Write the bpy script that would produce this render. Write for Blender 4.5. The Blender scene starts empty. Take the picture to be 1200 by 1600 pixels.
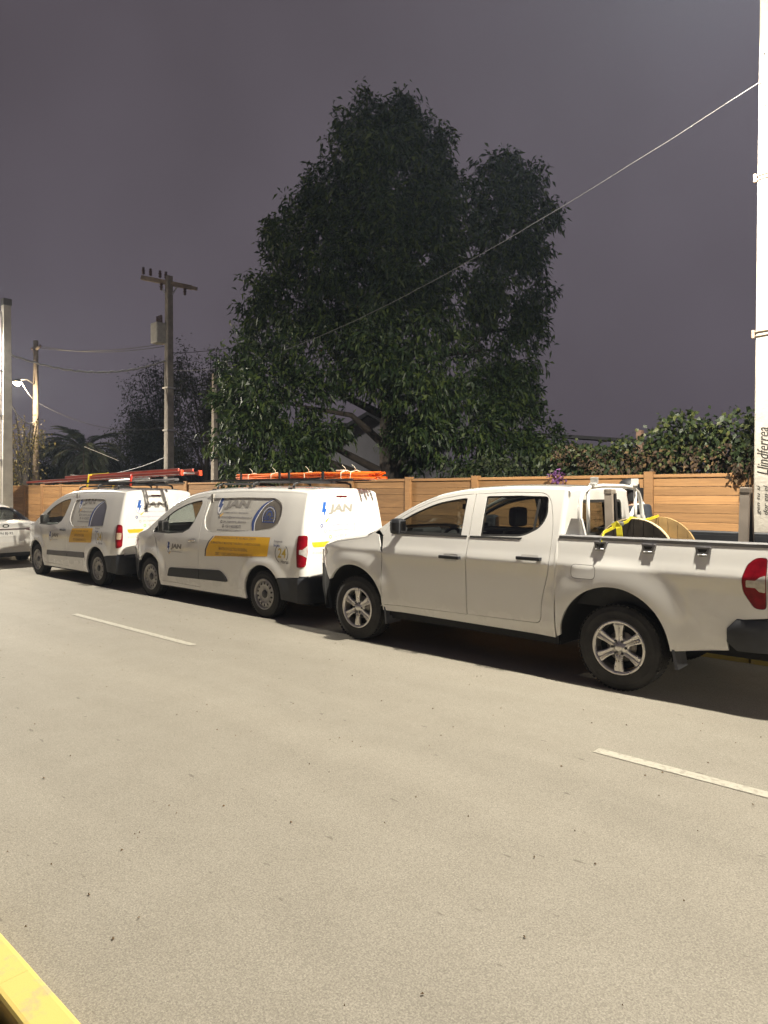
import bpy, bmesh, math, random
import numpy as np
from mathutils import Vector, Matrix
from mathutils.geometry import delaunay_2d_cdt

random.seed(7); np.random.seed(7)
PI = math.pi
sc = bpy.context.scene
C = sc.collection

# ---------------------------------------------------------------- camera
FPX, EYE, HOR = 1080.0, 1.74, 770.0          # focal length in photo pixels, eye height, horizon row
THETA = math.atan(1210.0 / FPX)              # the street runs off to the left of the view
cam_d = bpy.data.cameras.new("camera")
cam = bpy.data.objects.new("camera", cam_d); C.objects.link(cam)
cam.location = (0, 0, EYE)
cam.rotation_euler = (PI / 2, 0, PI / 2 - THETA)
cam_d.sensor_fit = 'VERTICAL'; cam_d.sensor_height = 24.0
cam_d.lens = 24.0 * FPX / 1600.0
cam_d.shift_y = -(800.0 - HOR) / 1600.0
cam_d.clip_start = 0.05; cam_d.clip_end = 2000
sc.camera = cam

# ---------------------------------------------------------------- night sky (town glow on low cloud)
w = bpy.data.worlds.new("World"); sc.world = w; w.use_nodes = True
nt = w.node_tree; nt.nodes.clear()
wo = nt.nodes.new('ShaderNodeOutputWorld')
bg = nt.nodes.new('ShaderNodeBackground')
sky = nt.nodes.new('ShaderNodeTexSky'); sky.sky_type = 'NISHITA'; sky.sun_disc = False
sky.sun_elevation = math.radians(-6); sky.sun_rotation = math.radians(120)
tc = nt.nodes.new('ShaderNodeTexCoord')
nz = nt.nodes.new('ShaderNodeTexNoise'); nz.inputs['Scale'].default_value = 1.6; nz.inputs['Detail'].default_value = 4
nz.inputs['Roughness'].default_value = 0.45
cr = nt.nodes.new('ShaderNodeValToRGB')
cr.color_ramp.elements[0].position = 0.3; cr.color_ramp.elements[0].color = (0.078, 0.065, 0.076, 1)
cr.color_ramp.elements[1].position = 0.75; cr.color_ramp.elements[1].color = (0.132, 0.113, 0.136, 1)
addc = nt.nodes.new('ShaderNodeMixRGB'); addc.blend_type = 'ADD'; addc.inputs[0].default_value = 0.05
nt.links.new(tc.outputs['Generated'], nz.inputs['Vector'])
nt.links.new(nz.outputs['Fac'], cr.inputs['Fac'])
nt.links.new(cr.outputs['Color'], addc.inputs[1]); nt.links.new(sky.outputs['Color'], addc.inputs[2])
nt.links.new(addc.outputs['Color'], bg.inputs['Color']); bg.inputs['Strength'].default_value = 1.0
nt.links.new(bg.outputs['Background'], wo.inputs['Surface'])

vs = sc.view_settings
vs.view_transform = 'Standard'; vs.look = 'None'; vs.gamma = 1.0; vs.exposure = 0.0
vs.use_curve_mapping = False
sc.cycles.use_denoising = True
sc.cycles.max_bounces = 6; sc.cycles.transparent_max_bounces = 12
sc.cycles.sample_clamp_indirect = 4.0; sc.cycles.caustics_reflective = False; sc.cycles.caustics_refractive = False

LAMP_POWER = 94.0
LAMP_POS = (-1.35, 6.02, 6.62)
FAR_LAMP_POWER = 1500.0

# ---------------------------------------------------------------- helpers
def wx(s):            # distance down the street -> world x
    return -s

MATS = {}
def node_mat(name):
    m = bpy.data.materials.new(name); m.use_nodes = True
    n = m.node_tree.nodes; l = m.node_tree.links
    return m, n, l, n['Principled BSDF']

def mat(name, col, rough=0.5, metal=0.0, coat=0.0, spec=0.5, var=0.0, vscale=8.0, bump=0.0, bscale=60.0,
        emit=None, estr=0.0, detail=4, trans=0.0):
    if name in MATS: return MATS[name]
    m, n, l, b = node_mat(name)
    b.inputs['Roughness'].default_value = rough; b.inputs['Metallic'].default_value = metal
    b.inputs['Coat Weight'].default_value = coat; b.inputs['Coat Roughness'].default_value = 0.06
    b.inputs['Specular IOR Level'].default_value = spec
    b.inputs['Base Color'].default_value = (*col, 1)
    t = n.new('ShaderNodeTexCoord')
    if var > 0:
        z = n.new('ShaderNodeTexNoise'); z.inputs['Scale'].default_value = vscale; z.inputs['Detail'].default_value = detail
        r = n.new('ShaderNodeValToRGB')
        r.color_ramp.elements[0].position = 0.3; r.color_ramp.elements[1].position = 0.72
        r.color_ramp.elements[0].color = (*[max(0, c * (1 - var)) for c in col], 1)
        r.color_ramp.elements[1].color = (*[min(1, c * (1 + var)) for c in col], 1)
        l.new(t.outputs['Object'], z.inputs['Vector']); l.new(z.outputs['Fac'], r.inputs['Fac'])
        l.new(r.outputs['Color'], b.inputs['Base Color'])
        q = n.new('ShaderNodeMapRange'); q.inputs['To Min'].default_value = max(0, rough - 0.08); q.inputs['To Max'].default_value = min(1, rough + 0.12)
        l.new(z.outputs['Fac'], q.inputs['Value']); l.new(q.outputs['Result'], b.inputs['Roughness'])
    if bump > 0:
        z2 = n.new('ShaderNodeTexNoise'); z2.inputs['Scale'].default_value = bscale; z2.inputs['Detail'].default_value = 5
        bp = n.new('ShaderNodeBump'); bp.inputs['Strength'].default_value = bump; bp.inputs['Distance'].default_value = 0.01
        l.new(t.outputs['Object'], z2.inputs['Vector']); l.new(z2.outputs['Fac'], bp.inputs['Height']); l.new(bp.outputs['Normal'], b.inputs['Normal'])
    if emit:
        b.inputs['Emission Color'].default_value = (*emit, 1); b.inputs['Emission Strength'].default_value = estr
    MATS[name] = m
    return m

def glass_mat(name, tint=(0.75, 0.8, 0.8), ior=1.5, rough=0.0):
    if name in MATS: return MATS[name]
    m, n, l, b = node_mat(name); n.remove(b)
    out = n['Material Output']
    tr = n.new('ShaderNodeBsdfTransparent'); tr.inputs['Color'].default_value = (*tint, 1)
    gl = n.new('ShaderNodeBsdfGlossy'); gl.inputs['Roughness'].default_value = rough
    lw = n.new('ShaderNodeLayerWeight'); lw.inputs['Blend'].default_value = 0.5
    pw = n.new('ShaderNodeMath'); pw.operation = 'POWER'; pw.inputs[1].default_value = 5.0; l.new(lw.outputs['Facing'], pw.inputs[0])
    fr = n.new('ShaderNodeMapRange'); fr.inputs['To Min'].default_value = 0.045; l.new(pw.outputs[0], fr.inputs['Value'])
    mx = n.new('ShaderNodeMixShader')
    l.new(fr.outputs['Result'], mx.inputs[0]); l.new(tr.outputs[0], mx.inputs[1]); l.new(gl.outputs[0], mx.inputs[2])
    l.new(mx.outputs[0], out.inputs['Surface'])
    MATS[name] = m
    return m

def paint_mat(name, col, dirt=(0.32, 0.27, 0.2), amount=0.55, zlo=0.25, zhi=0.75):
    """white car paint with a clear coat and a film of road dust that thickens near the sills"""
    if name in MATS: return MATS[name]
    m, n, l, b = node_mat(name)
    t = n.new('ShaderNodeTexCoord'); sx = n.new('ShaderNodeSeparateXYZ'); l.new(t.outputs['Object'], sx.inputs[0])
    z = n.new('ShaderNodeTexNoise'); z.inputs['Scale'].default_value = 5.0; z.inputs['Detail'].default_value = 7; z.inputs['Roughness'].default_value = 0.65
    l.new(t.outputs['Object'], z.inputs['Vector'])
    r = n.new('ShaderNodeMapRange'); r.inputs['From Min'].default_value = zlo; r.inputs['From Max'].default_value = zhi
    r.inputs['To Min'].default_value = amount; r.inputs['To Max'].default_value = 0.05; l.new(sx.outputs['Z'], r.inputs['Value'])
    mu = n.new('ShaderNodeMath'); mu.operation = 'MULTIPLY'; l.new(r.outputs['Result'], mu.inputs[0]); l.new(z.outputs['Fac'], mu.inputs[1])
    mx = n.new('ShaderNodeMixRGB'); mx.inputs[1].default_value = (*col, 1); mx.inputs[2].default_value = (*dirt, 1)
    l.new(mu.outputs[0], mx.inputs[0]); l.new(mx.outputs[0], b.inputs['Base Color'])
    ro = n.new('ShaderNodeMapRange'); ro.inputs['To Min'].default_value = 0.22; ro.inputs['To Max'].default_value = 0.6
    l.new(mu.outputs[0], ro.inputs['Value']); l.new(ro.outputs['Result'], b.inputs['Roughness'])
    b.inputs['Coat Weight'].default_value = 1.0; b.inputs['Coat Roughness'].default_value = 0.03
    MATS[name] = m
    return m

def tag(o, label, cat, group=None):
    o['label'] = label; o['category'] = cat
    if group: o['group'] = group
    return o

def thing(name, label, cat, loc=(0, 0, 0), rz=0, group=None):
    o = bpy.data.objects.new(name, None); C.objects.link(o)
    o.location = loc; o.rotation_euler = (0, 0, rz); o.empty_display_size = 0.2
    return tag(o, label, cat, group)

def link(name, me, m=None, parent=None):
    o = bpy.data.objects.new(name, me); C.objects.link(o)
    if m is not None:
        if isinstance(m, (list, tuple)):
            for q in m: me.materials.append(q)
        else: me.materials.append(m)
    if parent is not None: o.parent = parent
    return o

def mesh_obj(name, verts, faces, m=None, parent=None, smooth=False, normals=None):
    me = bpy.data.meshes.new(name)
    me.from_pydata([tuple(v) for v in verts], [], [tuple(f) for f in faces])
    if smooth:
        me.polygons.foreach_set('use_smooth', [True] * len(me.polygons))
    me.update()
    if normals is not None:
        try: me.normals_split_custom_set_from_vertices(normals)
        except Exception: pass
    return link(name, me, m, parent)

class MB:
    """collects simple solids, then becomes ONE mesh object"""
    def __init__(s): s.v = []; s.f = []; s.sm = []
    def add(s, v, f, smooth=False):
        o = len(s.v); s.v += [tuple(a) for a in v]
        for q in f: s.f.append(tuple(i + o for i in q)); s.sm.append(smooth)
        return s
    def box(s, x0, x1, y0, y1, z0, z1, bev=0.0):
        if bev <= 0:
            v = [(x0, y0, z0), (x1, y0, z0), (x1, y1, z0), (x0, y1, z0), (x0, y0, z1), (x1, y0, z1), (x1, y1, z1), (x0, y1, z1)]
            return s.add(v, [(0, 3, 2, 1), (4, 5, 6, 7), (0, 1, 5, 4), (1, 2, 6, 5), (2, 3, 7, 6), (3, 0, 4, 7)])
        bm = bmesh.new(); bmesh.ops.create_cube(bm, size=1.0)
        for q in bm.verts: q.co = Vector(((x0 + x1) / 2 + q.co.x * (x1 - x0), (y0 + y1) / 2 + q.co.y * (y1 - y0), (z0 + z1) / 2 + q.co.z * (z1 - z0)))
        bmesh.ops.bevel(bm, geom=bm.edges[:], offset=bev, segments=2, profile=0.6, affect='EDGES')
        bm.verts.index_update()
        s.add([q.co[:] for q in bm.verts], [[q.index for q in f.verts] for f in bm.faces]); bm.free()
        return s
    def bar(s, p, q, wdt, hgt, up=(0, 0, 1)):
        """rectangular bar from p to q"""
        p = Vector(p); q = Vector(q); d = (q - p).normalized(); u = Vector(up)
        if abs(d.dot(u)) > 0.98: u = Vector((1, 0, 0))
        a = d.cross(u).normalized(); b = a.cross(d)
        v = []
        for c in (p, q):
            for i, j in ((-1, -1), (1, -1), (1, 1), (-1, 1)): v.append(c + a * (i * wdt / 2) + b * (j * hgt / 2))
        return s.add(v, [(0, 3, 2, 1), (4, 5, 6, 7), (0, 1, 5, 4), (1, 2, 6, 5), (2, 3, 7, 6), (3, 0, 4, 7)])
    def tube(s, pts, r, n=8, cap=True, closed=False):
        pts = [Vector(p) for p in pts]; m = len(pts)
        rr = r if isinstance(r, (list, tuple)) else [r] * m
        prev = None; v = []; f = []
        for i, p in enumerate(pts):
            a = pts[max(i - 1, 0)]; b = pts[min(i + 1, m - 1)]
            if closed: a = pts[(i - 1) % m]; b = pts[(i + 1) % m]
            d = (b - a).normalized()
            if prev is None:
                u = Vector((0, 0, 1)) if abs(d.z) < 0.9 else Vector((1, 0, 0))
                e = d.cross(u).normalized()
            else:
                e = (prev - d * prev.dot(d)).normalized()
            prev = e; g = d.cross(e)
            for k in range(n):
                t = 2 * PI * k / n; v.append(p + (e * math.cos(t) + g * math.sin(t)) * rr[i])
        rng = range(m if closed else m - 1)
        for i in rng:
            j = (i + 1) % m
            for k in range(n): f.append((i * n + k, i * n + (k + 1) % n, j * n + (k + 1) % n, j * n + k))
        if cap and not closed:
            f.append(tuple(reversed(range(n)))); f.append(tuple((m - 1) * n + k for k in range(n)))
        return s.add(v, f, True)
    def lathe(s, prof, n=32, axis='z', c=(0, 0, 0)):
        """prof: list of (radius, height)"""
        v = []; f = []; m = len(prof)
        for r, h in prof:
            for k in range(n):
                t = 2 * PI * k / n; a, b = r * math.cos(t), r * math.sin(t)
                p = (a, b, h) if axis == 'z' else ((a, h, b) if axis == 'y' else (h, a, b))
                v.append((p[0] + c[0], p[1] + c[1], p[2] + c[2]))
        for i in range(m - 1):
            for k in range(n):
                q = (i * n + k, i * n + (k + 1) % n, (i + 1) * n + (k + 1) % n, (i + 1) * n + k)
                f.append(q if axis != 'y' else tuple(reversed(q)))
        return s.add(v, f, True)
    def prism(s, poly, a, b, plane='xz', smooth=False):
        """extrude a 2-D outline; plane xz -> along y, xy -> along z, yz -> along x"""
        n = len(poly)
        def mk(p, t): return (p[0], t, p[1]) if plane == 'xz' else ((p[0], p[1], t) if plane == 'xy' else (t, p[0], p[1]))
        v = [mk(p, a) for p in poly] + [mk(p, b) for p in poly]
        f = [tuple(range(n)), tuple(reversed(range(n, 2 * n)))]
        for i in range(n): f.append((i, n + i, n + (i + 1) % n, (i + 1) % n))
        return s.add(v, f, smooth)
    def grid(s, fn, nu, nv, smooth=True):
        v = [fn(i / nu, j / nv) for j in range(nv + 1) for i in range(nu + 1)]
        f = [(j * (nu + 1) + i, j * (nu + 1) + i + 1, (j + 1) * (nu + 1) + i + 1, (j + 1) * (nu + 1) + i) for j in range(nv) for i in range(nu)]
        return s.add(v, f, smooth)
    def build(s, name, m=None, parent=None, fix=True, loc=None):
        me = bpy.data.meshes.new(name)
        me.from_pydata(s.v, [], s.f)
        me.polygons.foreach_set('use_smooth', s.sm)
        me.update()
        if fix:
            bm = bmesh.new(); bm.from_mesh(me); bmesh.ops.recalc_face_normals(bm, faces=bm.faces[:]); bm.to_mesh(me); bm.free()
        o = link(name, me, m, parent)
        if loc is not None: o.location = loc
        return o

def pchip(tab):
    tab = sorted(tab); xs = [t[0] for t in tab]; ys = [t[1] for t in tab]; n = len(xs)
    h = [xs[i + 1] - xs[i] for i in range(n - 1)]; dl = [(ys[i + 1] - ys[i]) / h[i] for i in range(n - 1)]
    d = [0.0] * n; d[0] = dl[0]; d[-1] = dl[-1]
    for i in range(1, n - 1):
        if dl[i - 1] * dl[i] > 0:
            w1 = 2 * h[i] + h[i - 1]; w2 = h[i] + 2 * h[i - 1]
            d[i] = (w1 + w2) / (w1 / dl[i - 1] + w2 / dl[i])
    def fn(x):
        if x <= xs[0]: return ys[0]
        if x >= xs[-1]: return ys[-1]
        lo = 0; hi = n - 1
        while hi - lo > 1:
            mid = (lo + hi) // 2
            if xs[mid] <= x: lo = mid
            else: hi = mid
        t = (x - xs[lo]) / h[lo]; t2 = t * t; t3 = t2 * t
        return ys[lo] * (2 * t3 - 3 * t2 + 1) + h[lo] * d[lo] * (t3 - 2 * t2 + t) + ys[lo + 1] * (-2 * t3 + 3 * t2) + h[lo] * d[lo + 1] * (t3 - t2)
    return fn

def sstep(a, b, x):
    t = min(1, max(0, (x - a) / (b - a))); return t * t * (3 - 2 * t)

def arc(cx, cz, r, a0, a1, n=18):
    return [(cx + r * math.cos(math.radians(a0 + (a1 - a0) * i / n)), cz + r * math.sin(math.radians(a0 + (a1 - a0) * i / n))) for i in range(n + 1)]

def rpoly(pts, r=0.03, n=4):
    """round the corners of a closed outline; a point may carry its own radius"""
    out = []; m = len(pts)
    for i in range(m):
        p = Vector(pts[i][:2]); a = Vector(pts[i - 1][:2]); b = Vector(pts[(i + 1) % m][:2])
        rr = pts[i][2] if len(pts[i]) > 2 else r
        u = a - p; v = b - p; lu, lv = u.length, v.length
        if rr <= 0 or lu < 1e-6 or lv < 1e-6: out.append(tuple(p)); continue
        k = min(rr, 0.48 * lu, 0.48 * lv)
        q0 = p + u / lu * k; q1 = p + v / lv * k
        for j in range(n + 1):
            t = j / n; out.append(tuple(q0 * (1 - t) ** 2 + p * 2 * t * (1 - t) + q1 * t * t))
    return out

def resample(poly, step):
    out = []; m = len(poly)
    for i in range(m):
        a = poly[i]; b = poly[(i + 1) % m]; L = math.hypot(b[0] - a[0], b[1] - a[1])
        if L < 1e-5: continue
        k = max(1, int(math.ceil(L / step)))
        for j in range(k): out.append((a[0] + (b[0] - a[0]) * j / k, a[1] + (b[1] - a[1]) * j / k))
    return out

def inside(poly, P):
    """vectorised point in polygon"""
    x, z = P[:, 0], P[:, 1]; c = np.zeros(len(P), bool); q = np.array(poly); n = len(q)
    for i in range(n):
        x1, z1 = q[i]; x2, z2 = q[i - 1]
        if z1 == z2: continue
        c ^= ((z1 > z) != (z2 > z)) & (x < (x2 - x1) * (z - z1) / (z2 - z1) + x1)
    return c

def triangulate(outer, holes=(), step=0.05):
    outer = resample(outer, step); holes = [resample(h, step) for h in holes]
    pts = []; edges = []
    for loop in [outer] + holes:
        o = len(pts); pts += loop; edges += [(o + i, o + (i + 1) % len(loop)) for i in range(len(loop))]
    B = np.array(pts); lo = B.min(0); hi = B.max(0)
    gx = np.arange(lo[0] + step * 0.5, hi[0], step); gz = np.arange(lo[1] + step * 0.5, hi[1], step)
    if len(gx) and len(gz):
        G = np.array([(x + (step * 0.5 if (j % 2) else 0), z) for j, z in enumerate(gz) for x in gx])
        ok = inside(outer, G)
        for h in holes: ok &= ~inside(h, G)
        G = G[ok]
        if len(G):
            keep = np.ones(len(G), bool)
            for i in range(0, len(G), 512):
                d = ((G[i:i + 512, None, :] - B[None]) ** 2).sum(2).min(1)
                keep[i:i + 512] = d > (0.45 * step) ** 2
            pts = pts + [tuple(p) for p in G[keep]]
    r = delaunay_2d_cdt([Vector(p) for p in pts], edges, [], 0, 1e-6)
    V = np.array([(p.x, p.y) for p in r[0]]); F = [f for f in r[2]]
    cen = np.array([V[list(f)].mean(0) for f in F])
    ok = inside(outer, cen)
    for h in holes: ok &= ~inside(h, cen)
    F = [f for f, k in zip(F, ok) if k]
    return V, F

def sheet(name, outer, holes, fmap, nrm, m, parent, step=0.05, thick=0.03, flip=False, tri=None):
    """curved panel: 2-D outline mapped by fmap(a,b)->(x,y,z) with surface normal nrm(a,b); the rim is folded inwards by thick"""
    V, F = tri if tri is not None else triangulate(outer, holes, step)
    verts = [fmap(a, b) for a, b in V]; norms = [nrm(a, b) for a, b in V]
    G_f = []
    for f in F:
        a, b, c = (Vector(verts[i]) for i in f[:3])
        G_f.append(tuple(f) if (b - a).cross(c - a).dot(Vector(norms[f[0]])) >= 0 else tuple(reversed(f)))
    F = G_f
    if thick > 0:
        cnt = {}
        for f in F:
            for i in range(len(f)):
                e = (f[i], f[(i + 1) % len(f)]); cnt[e] = 1
        bd = [e for e in cnt if (e[1], e[0]) not in cnt]
        top = {}; bot = {}
        for e in bd:
            for i in e:
                if i not in top:
                    p = Vector(verts[i]); n_ = Vector(norms[i]).normalized()
                    top[i] = len(verts); verts.append(tuple(p)); norms.append((0, 0, 0))
                    bot[i] = len(verts); verts.append(tuple(p - n_ * thick)); norms.append((0, 0, 0))
        for a, b in bd:
            t = (Vector(verts[b]) - Vector(verts[a])); o = t.cross(Vector(norms[a]))
            for i in (a, b):
                for k in (top[i], bot[i]): norms[k] = tuple(Vector(norms[k]) + o)
            F.append((top[b], top[a], bot[a], bot[b]))
        norms = [tuple(Vector(q).normalized()) if Vector(q).length > 1e-9 else (0, 0, 1) for q in norms]
    return mesh_obj(name, verts, F, m, parent, True, norms)

def text2d(txt, width=None, height=None, bold=0.0, shear=0.0, res=2):
    cu = bpy.data.curves.new('t', 'FONT'); cu.body = txt; cu.size = 1.0; cu.offset = bold; cu.shear = shear
    cu.resolution_u = res; cu.fill_mode = 'FRONT'
    o = bpy.data.objects.new('t', cu); C.objects.link(o)
    dg = bpy.context.evaluated_depsgraph_get()
    me = bpy.data.meshes.new_from_object(o.evaluated_get(dg))
    V = np.array([v.co[:2] for v in me.vertices]); F = [tuple(p.vertices) for p in me.polygons]
    bpy.data.objects.remove(o); bpy.data.curves.remove(cu); bpy.data.meshes.remove(me)
    lo, hi = V.min(0), V.max(0); V = V - lo; sx, sz = hi - lo
    kz = (height / sz) if height else (width / sx)
    kx = (width / sx) if width else kz
    return V * np.array([kx, kz]), F

def decal(name, VF, fmap, m, parent):
    V, F = VF
    return mesh_obj(name, [fmap(a, b) for a, b in V], F, m, parent, False)

def poly2d(poly):
    V, F = triangulate(poly, (), 0.08); return V, F

def ring2d(r0, r1, a0=0, a1=360, n=28, sx=1.0):
    V = []; F = []
    for i in range(n + 1):
        t = math.radians(a0 + (a1 - a0) * i / n)
        V += [(r0 * math.cos(t) * sx, r0 * math.sin(t)), (r1 * math.cos(t) * sx, r1 * math.sin(t))]
    for i in range(n): F.append((2 * i, 2 * i + 1, 2 * i + 3, 2 * i + 2))
    return np.array(V), F

def copy_tree(o, parent=None):
    c = o.copy(); C.objects.link(c)
    c.parent = parent
    for ch in o.children: copy_tree(ch, c)
    return c
# ================================================================ SETTING
def struct(o): o['kind'] = 'structure'; return o

def asphalt_mat():
    m, n, l, b = node_mat('worn_asphalt')
    t = n.new('ShaderNodeTexCoord')
    def noise(scale, detail=4, rough=0.55, vec=None):
        z = n.new('ShaderNodeTexNoise'); z.inputs['Scale'].default_value = scale; z.inputs['Detail'].default_value = detail
        z.inputs['Roughness'].default_value = rough; l.new(vec or t.outputs['Object'], z.inputs['Vector']); return z
    def ramp(src, p0, c0, p1, c1):
        r = n.new('ShaderNodeValToRGB'); r.color_ramp.elements[0].position = p0; r.color_ramp.elements[0].color = (*c0, 1)
        r.color_ramp.elements[1].position = p1; r.color_ramp.elements[1].color = (*c1, 1); l.new(src, r.inputs['Fac']); return r
    def mix(mode, fac, a, c):
        x = n.new('ShaderNodeMixRGB'); x.blend_type = mode
        if isinstance(fac, float): x.inputs[0].default_value = fac
        else: l.new(fac, x.inputs[0])
        for i, q in ((1, a), (2, c)):
            if isinstance(q, tuple): x.inputs[i].default_value = (*q, 1)
            else: l.new(q, x.inputs[i])
        return x.outputs[0]
    # dusty traffic-polished asphalt: broad patches along the lanes, medium mottling, aggregate, pale chips, dark drops
    mp = n.new('ShaderNodeMapping'); mp.inputs['Scale'].default_value = (0.12, 0.75, 1); l.new(t.outputs['Object'], mp.inputs['Vector'])
    big = noise(1.0, 5, 0.6, mp.outputs['Vector'])
    base = ramp(big.outputs['Fac'], 0.3, (0.244, 0.228, 0.195), 0.72, (0.296, 0.278, 0.24)).outputs[0]
    med = noise(3.0, 6, 0.65)
    base = mix('MULTIPLY', 0.28, base, ramp(med.outputs['Fac'], 0.3, (0.78, 0.76, 0.73), 0.7, (1.1, 1.1, 1.1)).outputs[0])
    agg = noise(130.0, 3, 0.75)
    base = mix('MULTIPLY', 0.8, base, ramp(agg.outputs['Fac'], 0.36, (0.66, 0.65, 0.63), 0.66, (1.25, 1.25, 1.24)).outputs[0])
    v = n.new('ShaderNodeTexVoronoi'); v.inputs['Scale'].default_value = 160.0; l.new(t.outputs['Object'], v.inputs['Vector'])
    bwn = n.new('ShaderNodeRGBToBW'); l.new(v.outputs['Color'], bwn.inputs[0])
    base = mix('MULTIPLY', 0.55, base, ramp(bwn.outputs[0], 0.15, (0.72, 0.71, 0.69), 0.85, (1.28, 1.27, 1.25)).outputs[0])
    chip = noise(1.4, 4, 0.6)
    cm = n.new('ShaderNodeMath'); cm.operation = 'MULTIPLY'
    l.new(ramp(v.outputs['Distance'], 0.12, (1, 1, 1), 0.26, (0, 0, 0)).outputs[0], cm.inputs[0])
    l.new(ramp(chip.outputs['Fac'], 0.42, (0.05, 0.05, 0.05), 0.68, (0.6, 0.6, 0.6)).outputs[0], cm.inputs[1])
    base = mix('MIX', cm.outputs[0], base, (0.5, 0.47, 0.4))
    mp2 = n.new('ShaderNodeMapping'); mp2.inputs['Scale'].default_value = (0.9, 2.6, 1); l.new(t.outputs['Object'], mp2.inputs['Vector'])
    dr = noise(8.5, 3, 0.45, mp2.outputs['Vector'])
    base = mix('MIX', ramp(dr.outputs['Fac'], 0.70, (0, 0, 0), 0.75, (0.6, 0.6, 0.6)).outputs[0], base, (0.09, 0.078, 0.062))
    # faint tyre-polished tracks running along the lane, and fine hair cracks
    mp3 = n.new('ShaderNodeMapping'); mp3.inputs['Scale'].default_value = (0.02, 1.15, 1); l.new(t.outputs['Object'], mp3.inputs['Vector'])
    trk = noise(1.0, 3, 0.5, mp3.outputs['Vector'])
    base = mix('MULTIPLY', 0.3, base, ramp(trk.outputs['Fac'], 0.35, (0.8, 0.8, 0.8), 0.65, (1.08, 1.08, 1.08)).outputs[0])
    l.new(base, b.inputs['Base Color'])
    b.inputs['Roughness'].default_value = 0.78; b.inputs['Specular IOR Level'].default_value = 0.35
    bp = n.new('ShaderNodeBump'); bp.inputs['Strength'].default_value = 0.4; bp.inputs['Distance'].default_value = 0.004
    l.new(agg.outputs['Fac'], bp.inputs['Height']); l.new(bp.outputs['Normal'], b.inputs['Normal'])
    return m

M_soil = mat('dark_soil', (0.075, 0.06, 0.045), 0.95, var=0.4, vscale=3, bump=0.6, bscale=20)
M_conc = mat('pavement_concrete', (0.3, 0.285, 0.25), 0.85, var=0.18, vscale=4, bump=0.25, bscale=70)
M_road = asphalt_mat()
def worn_paint(name, col, under, thr=0.52, sc_=28):
    m, n, l, b = node_mat(name); t = n.new('ShaderNodeTexCoord')
    z = n.new('ShaderNodeTexNoise'); z.inputs['Scale'].default_value = sc_; z.inputs['Detail'].default_value = 8; z.inputs['Roughness'].default_value = 0.7
    l.new(t.outputs['Object'], z.inputs['Vector'])
    r = n.new('ShaderNodeValToRGB'); r.color_ramp.elements[0].position = thr; r.color_ramp.elements[0].color = (*col, 1)
    r.color_ramp.elements[1].position = thr + 0.13; r.color_ramp.elements[1].color = (*under, 1)
    l.new(z.outputs['Fac'], r.inputs['Fac']); l.new(r.outputs['Color'], b.inputs['Base Color']); b.inputs['Roughness'].default_value = 0.7
    bp = n.new('ShaderNodeBump'); bp.inputs['Strength'].default_value = 0.3; bp.inputs['Distance'].default_value = 0.004
    l.new(z.outputs['Fac'], bp.inputs['Height']); l.new(bp.outputs['Normal'], b.inputs['Normal'])
    return m
M_lane = worn_paint('worn_white_road_paint', (0.42, 0.4, 0.335), (0.3, 0.28, 0.235), 0.48, 24)
M_yel = worn_paint('worn_yellow_kerb_paint', (0.62, 0.48, 0.13), (0.44, 0.37, 0.19), 0.53, 9)

ROAD_Y0, ROAD_Y1 = 0.96, 7.74
def flat(name, x0, x1, y0, y1, z, m, parent=None):
    o = mesh_obj(name, [(x0, y0, z), (x1, y0, z), (x1, y1, z), (x0, y1, z)], [(0, 1, 2, 3)], m, parent); return o
struct(flat('ground', -410, 110, -150, 410, -0.02, M_soil))
road = struct(flat('road', -300, 120, ROAD_Y0 - 0.02, ROAD_Y1 + 0.02, 0.0, M_road))
# centre line dashes (3 m long, every 7.9 m)
dash_me = None
for k in range(-2, 12):
    s0 = -0.98 + 7.86 * k
    d = MB()
    d.add([(-s0 - 3.02, 4.39, 0.004), (-s0, 4.39, 0.004), (-s0, 4.482, 0.004), (-s0 - 3.02, 4.482, 0.004)], [(0, 1, 2, 3)])
    d.build('lane_dash', M_lane, road, fix=False)
# pavements
def slab(name, x0, x1, y0, y1, z0, z1, m, parent=None):
    return MB().box(x0, x1, y0, y1, z0, z1).build(name, m, parent)
near_walk = struct(slab('near_pavement', -60, 30, -6.0, 0.80, -0.015, 0.085, mat('near_pavement_earth', (0.16, 0.12, 0.08), 0.95, var=0.45, vscale=14, bump=0.7, bscale=40)))
far_walk = struct(slab('far_pavement', -140, 60, ROAD_Y1 + 0.15, 11.35, -0.015, 0.13, M_conc))
# kerb stones: painted yellow, each stone its own piece
def kerb(name, y0, y1, z1, s_lo, s_hi, L=1.0, face=-1):
    root = struct(bpy.data.objects.new(name, None)); C.objects.link(root)
    rnd = random.Random(3)
    prof = rpoly([(y0, -0.01, 0), (y1, -0.01, 0), (y1, z1, 0.02), (y0, z1, 0.02)], 0.02, 3)
    m0 = MB().prism(prof, 0.004, L - 0.004, 'yz'); base = None
    s = s_lo
    while s < s_hi:
        if base is None:
            base = m0.build('kerb_stone', M_yel, root); o = base
        else:
            o = base.copy(); C.objects.link(o); o.parent = root
        o.location = (-s - L, rnd.uniform(-0.004, 0.004), rnd.uniform(-0.005, 0.003)); o.rotation_euler = (0, 0, rnd.uniform(-0.003, 0.003))
        s += L
    return root
kerb('near_kerb', 0.832, 0.962, 0.13, -5.55, 32, 1.0)
kerb('far_kerb', ROAD_Y1, ROAD_Y1 + 0.145, 0.15, -6.1, 46, 1.0)

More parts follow.
